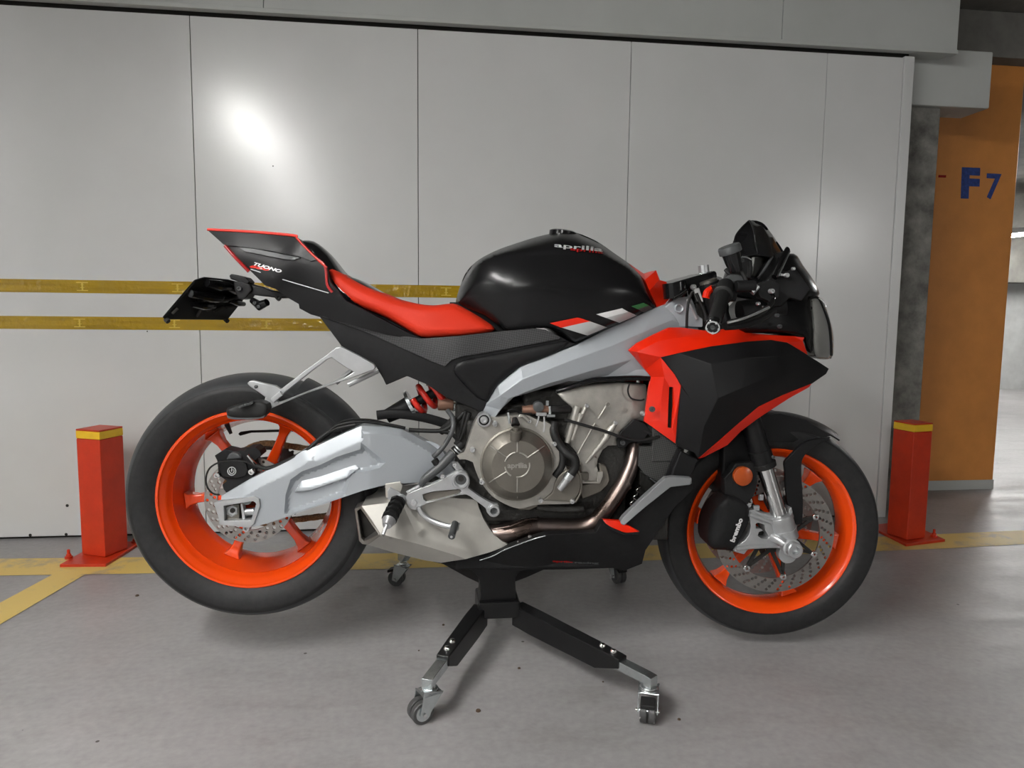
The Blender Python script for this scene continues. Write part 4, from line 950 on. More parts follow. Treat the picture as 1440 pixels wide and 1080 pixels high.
# ---- exhaust
def px_pipe(nm, pts, rs, m='pipe', label=None):
    q = [P(*p) for p in pts]; n = 8; k = len(q); q2 = catmull(q, n); r2 = []
    for i in range(k-1):
        for t in range(n): r2.append(rs[i]+(rs[i+1]-rs[i])*t/n)
    r2.append(rs[-1]); return MB().tube(q2, r2, 24).build(nm, m, bike, label=label)
px_pipe('exhaust_header', [(*e(850,380),.085),(*e(845,470),.10),(*e(825,550),.11),(*e(780,650),.12),(*e(700,770),.125),(*e(630,850),.12),(*e(540,885),.115),(*e(400,885),.11),(*e(310,885),.108)], [.019,.019,.020,.0205,.021,.022,.023,.024,.024])
px_pipe('exhaust_header_left', [(*e(850,380),.02),(*e(845,470),.03),(*e(825,550),.04),(*e(780,650),.05),(*e(700,770),.055),(*e(630,850),.05),(*e(540,885),.05),(*e(400,885),.05)], [.019]*8)
px_pipe('exhaust_joint', [(*e(318,882),.108),(*e(305,884),.108)], [.0255,.0255]); px_pipe('exhaust_joint', [(*e(800,628),.116),(*e(785,640),.118)], [.0225,.0225])
px_pipe('exhaust_collector', [(*e(310,885),.108),(*e(250,892),.108),(*e(170,912),.108),(*e(90,925),.10),(*e(20,925),.09)], [.0245,.026,.027,.028,.028])
pxtube('weld_seam', 'pipe', [(*e(300,838),.128),(*e(240,845),.133),(*e(150,880),.136),(*e(60,895),.13)], .0018, bike)
for a_ in ((868,660),(850,700),(832,735)): pxtube('header_spring', 'chrome', [(*e(a_[0],a_[1]-12),.11),(*e(a_[0]+14,a_[1]),.12),(*e(a_[0]-8,a_[1]+16),.12),(*e(a_[0]+6,a_[1]+30),.11)], .0022, bike)
mfo = kD(115,686, 245,670, 420,650, 600,640, 760,650, 775,700, 800,760, 830,810, 860,850, 900,882, 940,906, 840,945, 700,985, 560,1006, 470,992, 300,950, 150,905, 225,852, 175,770)
MF = [(*kD(115,686)[0],.15),(*kD(400,655)[0],.13),(*kD(760,655)[0],.12),(*kD(250,850)[0],.185),(*kD(450,905)[0],.188),(*kD(640,960)[0],.17),(*kD(860,920)[0],.14),(*kD(150,905)[0],.13),(*kD(470,992)[0],.12),(*kD(700,985)[0],.12),(*kD(330,740)[0],.175),(*kD(600,780)[0],.18),(*kD(760,800)[0],.165),(*kD(940,905)[0],.13)]
ridge = kD(130,850, 250,852, 450,905, 640,962, 700,985, 760,1000)
fold = kD(330,640, 390,780, 450,905)
def sil_lat(x, y):
    ry = float(np.interp(x, [p[0] for p in ridge], [p[1] for p in ridge]))
    v = .186-max(0, x-560)*.00022
    if y > ry: v -= .0026*(y-ry)
    else: v -= min(.03, .00045*(ry-y))
    fx = float(np.interp(y, [p[1] for p in fold], [p[0] for p in fold]))
    if y <= ry: v -= .006*min(1, max(0, (x-fx)/14))*min(1, max(0, (ry-y)/12))
    return v
panel('silencer', 'muffler', mfo, sil_lat, bike, depth=.16, step=5, smooth=False, creases=[ridge[1:5], fold], sharp=14, bevel=.004)
facet('silencer_outlet', 'outlet', [(*p, l) for p, l in zip(kD(74,702, 115,686, 228,846, 252,852, 150,906, 118,902, 100,885), (.14,.155,.185,.187,.15,.14,.14))], [], bike, depth=.05, holes=[kD(90,716, 108,702, 208,848, 128,884, 112,868)], bevel=.002)
plate('outlet_core', 'dark', kD(90,716, 108,702, 208,848, 128,884, 112,868), .12, .01, bike)
plate('heat_shield_mount', 'muffler', kD(245,560, 330,550, 345,575, 330,620, 300,650, 250,640), .13, .02, bike, bevel=.002)
plate('silencer_bracket', 'casting', kD(258,600, 272,582, 330,610, 345,640, 300,655, 262,652), .16, .008, bike, bevel=.002)
# ---- rider foot controls
fb = plate('foot_peg_bracket', 'casting', kD(358,640, 380,615, 480,575, 560,540, 620,505, 650,490, 675,486, 705,500, 720,530, 722,560, 712,585, 790,640, 850,672, 882,680, 890,705, 872,738, 845,742, 820,725, 812,700, 740,645, 700,622, 600,640, 500,668, 460,684, 420,708, 395,705, 372,680), .165, .018, bike, bevel=.003, smooth=True, corner=60,
           holes=[kD(458,622, 520,605, 668,592, 676,604, 655,622, 480,664, 462,648)])
plate('bracket_web', 'darkcast', kD(458,622, 520,605, 668,592, 676,604, 655,622, 480,664, 462,648), .152, .006, fb)
ring('bracket_boss', 'casting', *kD(670,540)[0], .165, [(-.02,.0),(-.02,.0215),(.006,.0215),(.008,.0195),(.008,.0155),(.003,.0145),(.003,0)], fb)
bolt(*kD(673,535)[0], .1665, 8.0, bike, 'greyplastic', .002); bolt(*kD(673,533)[0], .169, 4.0, bike, 'dark', .002); bolt(*kD(857,708)[0], .1665, 5.2, bike, 'greyplastic', .002)  # dark discs, not bolts: recess shade of the bosses put into colour
ring('bracket_boss', 'casting', *kD(857,710)[0], .165, [(-.02,0),(-.02,.0150),(.008,.0150),(.010,.013),(.010,.009),(.002,.008),(.002,0)], fb)
bolt(*kD(408,668)[0], .168, 4.5, bike, 'alu', .006); bolt(*kD(570,518)[0], .168, 3.2, bike, 'alu', .008); bolt(*kD(638,452)[0], .168, 3.2, bike, 'alu', .008)
plate('bracket_arm', 'casting', kD(622,440, 655,440, 700,500, 660,500, 632,470), .155, .01, fb, bevel=.002)
pg = MB().tube([P(*kD(322,655)[0],.175), P(*kD(310,680)[0],.19), P(*kD(270,765)[0],.245)], [.017,.0185,.0175], 6).build('foot_peg', 'rubber2', bike, bevel=.003)
MB().tube([P(*kD(268,768)[0],.247), P(*kD(256,798)[0],.262)], [.0165,.010], 16).build('peg_end', 'casting', pg); MB().tube([P(*kD(256,795)[0],.262), P(*kD(234,848)[0],.275)], [.0045,.004], 10).build('peg_feeler', 'casting', pg)
for k in range(4): MB().tube([P(*kD(318-14*k,662+28*k)[0],.188+.018*k), P(*kD(314-14*k,672+28*k)[0],.194+.018*k)], .0195, 8).build('peg_ridge', 'rubber2', pg)
MB().tube([P(*kD(345,640)[0],.16), P(*kD(325,655)[0],.175)], .010, 12).build('peg_joint', 'casting', bike)
bp_ = MB().tube(catmull([P(*kD(435,690)[0],.17), P(*kD(455,730)[0],.172), P(*kD(510,770)[0],.18), P(*kD(600,800)[0],.195), P(*kD(640,790)[0],.20)], 6), .0085, 10, flat=.8).build('brake_pedal', 'casting', bike)
MB().tube([P(*kD(640,785)[0],.195), P(*kD(620,858)[0],.245)], [.0085,.0085], 16).build('pedal_tip', 'greyplastic', bp_); MB().lathe([(0,0),(0,.003),(.001,.003),(.001,0)], P(*kD(619,860)[0],.2455), AXN, 12).build('pedal_tip_screw', 'casting', bp_)
MB().tube([P(*kD(648,780)[0],.19), P(*kD(640,820)[0],.20)], .0085, 10).build('pedal_tip_clip', 'casting', bp_)
px_pipe('brake_master_cylinder', [(*kD(445,570)[0],.15),(*kD(475,530)[0],.15),(*kD(560,460)[0],.145),(*kD(630,385)[0],.14)], [.006,.0105,.0115,.0115], 'greyplastic')
px_pipe('brake_light_switch', [(*kD(635,380)[0],.14),(*kD(680,335)[0],.135)], [.012,.009], 'rubber2')
for q in ((652,372),(662,360)): px_pipe('switch_ring', [(*kD(q[0]-5,q[1]+5)[0],.14),(*kD(q[0],q[1])[0],.14)], [.0125,.0125], 'casting')
px_pipe('master_cylinder_rod', [(*kD(370,615)[0],.16),(*kD(440,575)[0],.152)], [.006,.005], 'casting')
pxtube('reservoir_hose', 'greyplastic', [(*kD(598,150)[0],.09),(*kD(625,190)[0],.11),(*kD(628,250)[0],.125),(*kD(590,330)[0],.13),(*kD(545,385)[0],.135),(*kD(515,410)[0],.14)], .0062, bike, 12)
MB().tube([P(*kD(522,425)[0],.145), P(*kD(545,460)[0],.145)], .009, 10).build('hose_fitting', 'rubber2', bike)
for pts in (((700,150),(680,230),(665,290),(650,330)), ((690,160),(640,210),(570,260),(450,262),(380,258)), ((720,160),(700,230),(675,300),(640,340)), ((560,265),(620,280),(660,320))):
    pxtube('wiring', 'rubber2', [(*kD(*p)[0], .09) for p in pts], .0055, bike, 8)
pxtube('frame_strut', 'rubber2', [(*kD(640,190)[0],.05),(*kD(600,230)[0],.06),(*kD(560,270)[0],.05)], .009, bike)
# ---- shock absorber
s0, s1 = P(*kD(250,185)[0], .03), P(*kD(650,-15)[0], .03); ax = (s1-s0).normalized()
g = lambda x, y: s0+ax*((P(*kD(x,y)[0], .03)-s0).dot(ax))
MB().tube([g(250,175), g(300,160), g(385,110)], [.018,.020,.024], 20).build('shock_body', 'matte', bike)
MB().tube([g(385,120), g(402,112)], [.036,.037], 32).build('spring_collar', 'zinc', bike)
MB().tube([g(390,110), g(560,50)], .012, 16).build('shock_shaft', 'matte', bike)
q0, q1 = g(418,104), g(640,0); L_ = (q1-q0).length; u_ = ax.cross(Vector((0,1,0))).normalized(); v_ = Vector((0,1,0)); hp = []
for i in range(97): t = i/96; a = -(2*math.pi*3.6*t+1.2); hp.append(q0+ax*L_*t+(u_*math.cos(a)+v_*math.sin(a))*.032)
MB().tube(hp, .0078, 12).build('spring', 'spring', bike)
rs = P(*kD(592,118)[0], .05); MB().tube([rs-Vector((.022,0,-.003)), rs+Vector((.018,0,.003))], .017, 20).build('shock_reservoir', 'bronze', bike, bevel=.002)
plate('reservoir_cap', 'zinc', kD(615,105, 640,108, 662,125, 655,145, 630,155, 615,148), .055, .02, bike, bevel=.002); bolt(*kD(643,127)[0], .056, 2.6, bike, 'alu')
# ---- passenger peg bracket
pb = plate('passenger_peg_bracket', 'casting', kA(668,957, 682,943, 700,940, 760,955, 830,970, 858,990, 1000,880, 1150,770, 1168,753, 1200,750, 1290,795, 1380,845, 1392,862, 1385,880, 1250,930, 1000,1015, 850,1078, 800,1100, 770,1075, 765,1050, 772,1035, 730,1005, 685,975), .145, .014, bike, bevel=.0025,
      holes=[kA(878,1012, 1000,914, 1120,822, 1146,812, 1215,862, 1268,893, 1225,920, 1050,985, 880,1052, 845,1062, 836,1050)])
plate('bracket_gusset', 'casting', kA(1145,800, 1185,770, 1360,850, 1355,865, 1270,895, 1200,850), .138, .006, pb); bolt(*kA(720,975)[0], .147, 2.6, bike, 'greyplastic', .002, socket=False)
MB().box(P(*kA(838,1032)[0],.150), (.03,.014,.012), Matrix.Rotation(R(-40),3,'Y')).build('bracket_clevis', 'casting', pb, bevel=.002)
pgr = panel('passenger_peg', 'rubber2', kQ(552,310, 560,295, 640,270, 740,255, 782,272, 790,300, 775,335, 740,350, 620,352, 560,345), [(330,580,.19),(370,570,.175)], bike, depth=.03, step=5, edge=(5,.008))
panel('peg_underside', 'greyplastic', kQ(555,338, 620,345, 740,340, 775,330, 760,352, 700,360, 600,360, 562,352), [(330,588,.185),(370,585,.172)], bike, depth=.028, step=5)
for k in range(5): MB().box(P(*kQ(640+14*k, 283-4*k)[0], .190-.001*k), (.003,.012,.012), Matrix.Rotation(R(55),3,'Y')).build('peg_groove', 'greyplastic', pgr)
pxtube('bracket_strut', 'casting', [(*kA(1240,965)[0],.10),(*kA(1410,885)[0],.10)], .006, bike); pxtube('bracket_strut_left', 'casting', [(*kA(1170,955)[0],-.13),(*kA(1260,880)[0],-.13)], .006, bike)
# ---- plate holder
lp = plate  # number plate holder: tilted slab across the bike
def quad_slab(nm, m, corners, th, parent, bevel=.003):
    q = [P(*c) for c in corners]; n = (q[1]-q[0]).cross(q[3]-q[0]).normalized()*th
    return MB().hexa(q, [p+n for p in q]).build(nm, m, parent, bevel=bevel)
A_ = lambda x, y: kA(x, y)[0]
c8 = [(*A_(187,578),.10),(*A_(385,385),.10),(*A_(425,352),.075),(*A_(560,368),.0),(*A_(695,405),-.09),(*A_(700,470),-.095),(*A_(565,607),-.10),(*A_(215,605),.095)]
q = [P(*c) for c in c8]; cen = sum(q, Vector())/8; n_ = (q[1]-q[7]).cross(q[6]-q[7]).normalized()
q = [p-n_*((p-cen).dot(n_))*1.0 for p in q]; mb = MB(); k = 8; back = [p-n_*.006*(1 if n_.x > 0 else -1) for p in q]
mb.add(q+back, [tuple(range(8)), tuple(range(15,7,-1))]+[(i, (i+1)%8, 8+(i+1)%8, 8+i) for i in range(8)])
ph = mb.build('plate_holder', 'satin', bike, bevel=.003)
def onp(x, y, l=.006):   # point on the holder's face
    a = P(*A_(x, y), 0); d = (a-BC).normalized(); t = (cen-BC).dot(n_)/d.dot(n_); return BC+d*t+n_*(l if n_.x > 0 else -l)
for (x0,y0,x1,y1,r) in ((340,440,540,470,.013),(350,500,470,510,.010),(380,480,640,450,.009),(430,380,560,400,.014),(540,400,660,430,.014),(560,480,640,500,.008)):
    MB().tube([onp(x0,y0,.008), onp((x0+x1)/2,(y0+y1)/2,.012), onp(x1,y1,.008)], [r*.7,r,r*.8], 10).build('holder_rib', 'gloss', ph)
for (x0,y0,x1,y1) in ((385,575,410,535),(440,545,475,520),(480,550,535,520),(550,525,600,520),(245,560,275,530)):
    MB().tube([onp(x0,y0,.003), onp(x1,y1,.003)], .004, 8).build('holder_slot', 'dark', ph)
for q in ((215,598),(550,598)): MB().tube([onp(*q,-.002), onp(*q,.008)], .006, 10).build('holder_screw', 'dark', ph)
plate('plate_light', 'satin', kA(568,348, 580,340, 660,358, 685,385, 670,400, 600,378, 575,370), .03, .05, bike, bevel=.003)
plate('tail_arm_joint', 'satin', kA(590,385, 640,380, 690,400, 700,430, 660,480, 620,485, 600,440), .03, .06, bike, bevel=.004); bolt(*A_(628,423), .032, 3.4, bike, 'greyplastic', .006)
plate('tail_arm', 'satin', kA(680,395, 760,415, 800,432, 870,440, 925,475, 850,478, 790,470, 700,460, 660,440), .022, .045, bike, bevel=.004)
MB().tube([P(*A_(700,490),.06), P(*A_(740,520),.075), P(*A_(782,500),.085)], [.008,.012,.009], 12).build('turn_signal', 'gloss', bike); bolt(*A_(737,525), .085, 2.5, bike, 'greyplastic'); bolt(*A_(715,505), .085, 2.5, bike, 'greyplastic')
MB().tube([P(*A_(700,490),-.06), P(*A_(740,520),-.075), P(*A_(782,500),-.085)], [.008,.012,.009], 12).build('turn_signal', 'gloss', bike)
pxtube('cable', 'rubber2', [(*A_(830,470),.03),(*A_(848,488),.03),(*A_(860,472),.03)], .003, bike)
# ---- front fork, right and left
h = lambda x, y: kH(x, y)[0]; r7 = lambda x, y: kR7(x, y)[0]; g4 = lambda x, y: kG(x, y)[0]; r1 = lambda x, y: kR1(x, y)[0]; f4 = lambda x, y: kF(x, y)[0]
FL = .105
f_lo, f_mid, f_up, f_top = P(*r7(705,540), FL), P(*r7(570,95), FL), P(*h(545,235), FL), P(*f4(1085,420), FL)
fa = (f_mid-f_lo).normalized(); f_top = f_mid+fa*((P(990,400,FL)-f_mid).dot(fa))
for sg in (1, -1):
    mir = lambda p: Vector((p.x, p.y*sg, p.z))
    MB().tube([mir(f_lo-fa*.03), mir(f_mid)], .0205, 32).build('fork_slider', 'chrome', bike)
    ft = MB().tube([mir(f_mid-fa*.002), mir(f_mid+fa*.045), mir(f_mid+fa*.047), mir(f_top)], [.0285,.0285,.026,.026], 32).build('fork_tube', 'satin', bike)
    MB().lathe([(-.002,.0215),(-.002,.030),(.010,.031),(.012,.0285)], mir(f_mid), fa, 32).build('dust_seal', 'rubber2', bike)
    bolt_c = mir(f_top+fa*.0)
    MB().lathe([(-.01,0),(-.01,.022),(.006,.022),(.008,.018),(.008,0)], bolt_c, fa, 28).build('fork_cap', 'darkcast', bike)
bolt(*h(585,372), .128, 2.4, bike, 'greyplastic', .004); bolt(*h(612,385), .125, 2.4, bike, 'greyplastic', .004)
# axle clamp casting
cast_o = kR7(440,470, 470,462, 540,490, 600,505, 650,515, 740,505, 775,490, 782,455, 798,440, 810,480, 800,520, 800,590, 825,640, 828,740, 800,800, 760,800, 735,790, 700,770, 640,775, 450,785, 400,838, 315,815, 330,775, 400,725, 440,675, 455,600, 445,530)
fk = plate('fork_foot', 'casting', cast_o, .115, .035, bike, bevel=.004, smooth=True, corner=45, holes=[kR7(497,580, 520,572, 570,590, 582,640, 612,690, 600,708, 545,705, 515,680, 525,650, 560,640, 545,625, 500,620)])
MB().tube([f_lo-fa*.055, f_lo-fa*.005, f_lo+fa*.001, f_lo+fa*.012], [.032,.032,.034,.033], 32).build('fork_clamp', 'casting', fk, bevel=.002)
if True:
    MB().tube([f_lo-fa*.030, f_lo-fa*.026], [.0335,.0335], 32).build('clamp_ridge', 'casting', fk)
    MB().tube(catmull([P(*r7(*p), .116) for p in ((330,790),(450,775),(640,765),(720,775))], 4), .006, 10).build('casting_rib', 'casting', fk)
    MB().tube(catmull([P(*r7(*p), .118) for p in ((440,495),(540,530),(640,560),(760,545))], 4), .007, 10).build('casting_rib', 'casting', fk)
    MB().tube([P(*r7(640,690), .11), P(*r7(700,720), .13), P(*r7(735,745), .135)], .012, 16).build('casting_boss', 'casting', fk)
pa = Vector((fc.x, 0, fc.z))
axp = P(*r7(822,800), .150)
MB().lathe([(-.045,0),(-.045,.024),(-.012,.024),(-.010,.020),(.006,.020),(.008,.018),(.008,.011),(-.004,.0095),(-.004,0)], axp, AXN, 28).build('axle_nut', 'casting', fk)
MB().lathe([(-.02,0),(-.02,.024),(.0,.025),(.0,0)], P(*r7(770,835), .118), AXN, 28).build('axle_clamp', 'casting', fk)
plate('fork_foot_left', 'casting', cast_o, -.085, .035, bike, bevel=.004, smooth=True, corner=45)
# front caliper
CP = [(1000,690,.10),(1020,700,.135),(1040,720,.13),(1010,760,.12),(1030,775,.11),(1045,690,.11),(985,740,.08),(1045,650,.08)]
fcal = panel('front_caliper', 'matte', kR7(215,380, 300,345, 400,400, 440,440, 436,560, 400,640, 350,720, 335,780, 310,812, 240,800, 130,790, 85,720, 90,600, 130,480), CP, bike, depth=.07, step=6, edge=(8,.012), corner=60)
Lc = o_L['front_caliper']
text_px('lettering', 'brembo', 'white', r7(315,738), r7(388,540), 6.5, lambda x, y: Lc(x, y)+.002, fcal, bold=.05)
MB().box(P(*r7(500,445), .10), (.016,.01,.014)).build('caliper_lug', 'casting', bike, bevel=.002); bolt(*r7(435,420), .105, 3.2, bike, 'casting')
MB().box(P(*r7(540,355), .09), (.012,.01,.016)).build('sensor_mount', 'casting', bike, bevel=.002)
eb(1018,600,1062,700,.075,-.075,'fender_stay','satin',.008)
MB().lathe([(-.012,0),(-.012,.0245),(.0,.0245),(.001,.0225),(.004,0)], P(*r7(393,180), .128), AXN, 40).build('side_reflector', 'reflector', bike)
plate('reflector_mount', 'matte', kR7(290,130, 330,70, 480,60, 520,120, 500,300, 430,420, 330,380, 240,330, 230,200), .112, .03, bike, bevel=.004, smooth=True)
# fender
prf = [(t*.062, .3225-.02*t*t) for t in np.linspace(-1, 1, 13)]+[(t*.059, .3185-.02*t*t) for t in np.linspace(1, -1, 13)]
def pang(px, py): p = P(px, py, 0)-fc; return math.atan2(p.z, p.x)
aF = pang(1166,612)
fend = sector(prf, fc, aF, R(128), 40).build('front_fender', 'satin', bike, bevel=.001)
plate('fender_arm', 'satin', kH(735,330, 800,315, 835,310, 820,322, 770,345, 728,390, 722,440, 728,560, 725,640, 690,645, 685,600, 668,560, 660,440, 658,405, 675,385), .098, .012, bike, bevel=.002, smooth=True, corner=45, mirror='dup')
plate('fender_side', 'satin', kH(555,225, 640,220, 740,245, 835,305, 760,318, 700,330, 600,330, 555,340), .062, .004, bike, bevel=.001, mirror='dup')
# ---- radiator
rq = [(*e(905,430),.12),(*e(1100,420),.12),(*e(1010,640),.13),(*e(870,560),.12)]
eb(918,590,962,650,.13,-.13,'radiator','rad',.004)
plate('radiator_side', 'rad', kE(880,430, 1100,430, 1060,590, 1000,640, 905,590, 870,540), .128, .03, bike, bevel=.002)
plate('radiator_frame', 'zinc', kE(880,570, 888,572, 985,640, 975,648), .135, .01, bike)
plate('radiator_bracket', 'satin', kE(1095,440, 1115,440, 1060,600, 1020,612), .14, .01, bike, bevel=.002); plate('radiator_shroud', 'satin', kH(262,360, 330,395, 300,470, 225,465, 235,430), .145, .02, bike, bevel=.004)
eb(900,640,940,760,.09,-.12,'oil_cooler','blackcast',.006)
# ---- belly pan and lower duct
BP = [(609,791,.10),(700,785,.14),(760,780,.15),(838,770,.155),(870,740,.165),(900,760,.16),(940,720,.155),(970,680,.15),(900,795,.13),(800,798,.12),(700,800,.12),(850,760,.16)]
bel = panel('belly_pan', 'matte', [(608,790),(640,790.5),(680,783),(709,772),(746,758),(767,752),(838,749),(846,734),(868,742),(874,739),(940,676),(973,677),(976,688),(950,712),(923,752),(908,774),(903,793),(878,803),(862,799),(800,801),(734,802),(700,802),(655,798),(633,796)], BP, bike, depth=.03, mirror='dup', step=7, smooth=False, sharp=30, bevel=.002, creases=[[(874,739),(880,770),(876,800)]])
Lb = o_L['belly_pan']
czt = on_Y(697, 786.4, hubY-.04).z+.0015
MB().box2((P(640,790,.13).x, -.13, czt), (P(893,790,.13).x, .13, P(700,768,.13).z)).build('belly_floor', 'matte', bike, bevel=.006)
strip('belly_pan_edge', 'zinc', [(655,793),(690,783),(710,773),(746,759.5),(767,753.5)], .0015, Lb, bike, lift=.001)
bolt(*kI(740,50)[0], .152, 2.2, bike, 'alu', .006); bolt(*kE(195,972)[0], .15, 2.0, bike, 'alu'); bolt(*e(260,942), .152, 2.4, bike, 'alu', .008)
text_px('lettering', 'aprilia', 'darkred', (777,790), (806,792), 2.6, lambda x, y: Lb(x, y)+.002, bel, bold=.04)
text_px('lettering', 'racing', 'greyplastic', (808,792), (842,793), 2.4, lambda x, y: Lb(x, y)+.002, bel, bold=.04)
facet('duct_trim', 'ducttrim', [(*p, l) for p, l in zip(kH(34,628, 45,612, 120,540, 205,464, 232,460, 304,464, 305,486, 298,492, 225,500, 130,575, 48,646, 36,640), (.18,.18,.178,.175,.172,.16,.16,.165,.178,.183,.186,.184))], [], bike, depth=.02, mirror='dup', bevel=.002)
facet('duct_red_tip', 'red', [(*p, l) for p, l in zip(kE(665,841, 695,845, 765,850, 800,868, 880,912, 800,918, 740,898, 690,870), (.165,.17,.175,.18,.185,.188,.185,.175))], [], bike, depth=.012, mirror='dup')
strip('duct_lip', 'satin', kE(662,840, 685,872, 740,902, 800,922, 870,918), .003, .186, bike)
# ---- red side fairing
re_ = [(884,492.7,.15),(895,483,.15),(918,471,.145),(941,460.5,.135),(958,460.5,.13),(991,465,.14),(1035,461.5,.14),(1048,467.5,.145),(1085,471,.14),(1117,473,.13),(1131,474.5,.125),(1129,480,.125),(1136,499,.115),
       (1107,481.5,.15),(1052.5,480,.185),(1000,487,.19),(954,496.5,.185),(929,502.5,.18),(949,527,.185),(957.5,542.5,.185),(951,624.5,.16),(906,592.5,.14),(909,570,.14),(912.5,545,.14),(916,530,.14),(907.5,520,.14),(893,503,.142)]
ri = [(896,495,.165),(925,480,.175),(960,474,.17),(1000,476,.175),(1045,472,.165),(934,530,.175),(930,560,.165),(928,590,.158),(950,560,.175),(947,600,.17),(1020,481,.18)]
panelred = facet('red_side_fairing', 'red', re_, ri, bike, creases=[(0,27,28,29,30,31),(31,9),(27,17),(25,32,33,34),(32,18),(32,35,36)], depth=.010, mirror='dup', bevel=.0015, sharp=24,
                 holes=[kE(1045,96, 1068,98, 1068,200, 1060,330, 1036,326, 1040,200)])
plate('fairing_vent', 'dark', kE(1038,90, 1074,90, 1072,340, 1030,335), .14, .01, bike)
bolt(*e(948,222), .172, 4.0, bike, 'greyplastic', .004)
# black side fairing
bo = [(929,502.5,.18),(954,496.5,.185),(1000,487,.19),(1052.5,480,.185),(1085,478,.175),(1107,481.5,.155),(1136,499,.12),(1150,508,.10),(1166,518.5,.075),(1162,526,.075),(1141.5,540,.095),(1100,556,.125),(1067,572,.15),(1030,603,.165),(982,645,.165),(977,637,.165),(952.5,628,.165),(951,624,.168),(954,585,.18),(957.5,542.5,.185),(949,527,.185)]
bi = [(1000,512,.215),(1050,503,.215),(1095,501,.19),(1133,516,.13),(1010,560,.225),(990,600,.20),(1045,545,.21),(1090,527,.18),(970,560,.20),(1060,489,.195)]
blk = facet('black_side_fairing', 'satin', bo, bi, bike, creases=[(1,21,22,23,24,8),(21,25,26),(22,27,28,24),(20,29,16),(3,30,23)], depth=.010, mirror='dup', bevel=.002, sharp=45)
facet('fairing_red_edge', 'red', [(*p, l) for p, l in zip([(982,645),(1016,616),(1030,603),(1045,590),(1067,572),(1100,556),(1141.5,539.5),(1138,544.5),(1110,560),(1082,578),(1065.5,589),(1041.5,607),(1023,626),(988,644)], (.165,.166,.165,.16,.152,.127,.097,.095,.118,.13,.14,.145,.15,.155))], [], bike, depth=.010, mirror='dup', bevel=.001)
# inner body between the side fairings
MB().hexa([P(955,560,.12), P(1120,520,.08), P(1120,520,-.08), P(955,560,-.12)], [P(955,480,.11), P(1110,485,.09), P(1110,485,-.09), P(955,480,-.11)]).build('airbox_duct', 'matte', bike, bevel=.01)
# ---- nose fairing and headlight
NC = [(1085,365,.12),(1070,420,.15),(1095,440,.145),(1120,400,.10),(1060,455,.15),(1100,465,.14),(1135,430,.10),(1150,450,.07),(1160,480,.05),(1165,495,.04),(1140,470,.10),(1125,375,.07)]
panel('nose_fairing', 'tank', kG(745,345, 800,322, 845,320, 870,335, 910,400, 960,470, 1000,535, 1020,590, 1010,610, 960,622, 962,700, 975,820, 975,920, 985,1000, 930,990, 915,910, 905,885, 800,865, 500,850, 440,800, 470,760, 560,720, 640,690, 700,630, 730,520), NC, bike, mid=True, mirror='join', step=6, edge=(9,.03), corner=50, sharp=50)
panel('headlight', 'lens', kG(962,622, 1010,612, 1030,625, 1060,670, 1090,760, 1108,830, 1116,900, 1114,1000, 1098,1030, 1060,1036, 1005,1030, 985,1000, 975,920, 975,820, 962,700), [(1142,425,.10),(1160,440,.07),(1168,470,.05),(1170,495,.04),(1148,495,.09),(1145,460,.10)], bike, mid=True, mirror='join', step=5, edge=(9,.03), corner=50)
MB().hexa([P(1130,500,.085), P(1162,500,.05), P(1162,500,-.05), P(1130,500,-.085)], [P(1125,425,.08), P(1146,432,.05), P(1146,432,-.05), P(1125,425,-.08)]).build('headlight_reflector', 'screen', bike, bevel=.01)
strip('headlight_rim', 'chrome', kG(1015,618, 1040,640, 1062,675), .002, .075, bike); strip('headlight_trim', 'gloss', kG(960,622, 1012,622, 1050,690, 1085,800, 1098,920, 1100,1010), .004, .072, bike)
# ---- windscreen
SC_ = [(*g4(546,97),0),(*g4(590,98),0),(*g4(660,140),0),(*g4(740,250),0),(*g4(775,305),0),(*g4(552,105),.012),(*g4(562,125),.034),(*g4(578,168),.062),(*g4(590,250),.084),(*g4(605,318),.098),(*g4(700,345),.09),(*g4(740,330),.05),(*g4(640,200),.05),(*g4(680,280),.075),(*g4(620,150),.03)]
panel('windscreen', 'smoke', kG(546,97, 568,96, 590,98, 625,112, 660,140, 700,190, 740,250, 775,305, 740,330, 700,345, 640,335, 605,320, 590,250, 578,168, 562,125, 552,105), SC_, bike, depth=.003, mirror='join', step=5, corner=60, sharp=60)
plate('instrument_back', 'matte', kG(500,340, 560,325, 700,340, 760,400, 740,520, 640,640, 430,600, 440,500, 470,440), .02, .04, bike, bevel=.006)
mirror_copy(pxtube('screen_rim', 'satin', [(*g4(*p), l) for p, l in (((546,98),.002),((552,105),.012),((562,125),.034),((578,168),.062),((590,250),.075),((590,250),.084),((605,318),.098))], .0022, bike))
quad_slab('instrument_display', 'screen', [(*g4(585,345),.08),(*g4(700,338),.0),(*g4(612,485),.0),(*g4(565,470),.08)], .01, bike); 
pxtube('display_edge', 'greyplastic', [(*g4(700,340),.085),(*g4(655,415),.09),(*g4(605,485),.095)], .0035, bike)
plate('instrument_housing', 'matte', kG(560,330, 720,320, 800,300, 790,420, 700,520, 620,560, 560,560, 555,470, 600,490, 700,345), .07, .14, bike, bevel=.006)
plate('nose_bracket', 'matte', kG(690,480, 740,420, 800,440, 860,420, 920,500, 960,560, 900,640, 820,620, 760,680, 690,680, 640,620, 650,520), .155, .02, bike, bevel=.005, smooth=True)
pxtube('screen_stay', 'gloss', [(*g4(805,295),.13),(*g4(770,360),.15),(*g4(715,480),.17)], .010, bike, flat=.6)
pxtube('screen_stay_edge', 'zinc', [(*g4(818,305),.135),(*g4(780,390),.155),(*g4(740,475),.17)], .0022, bike)
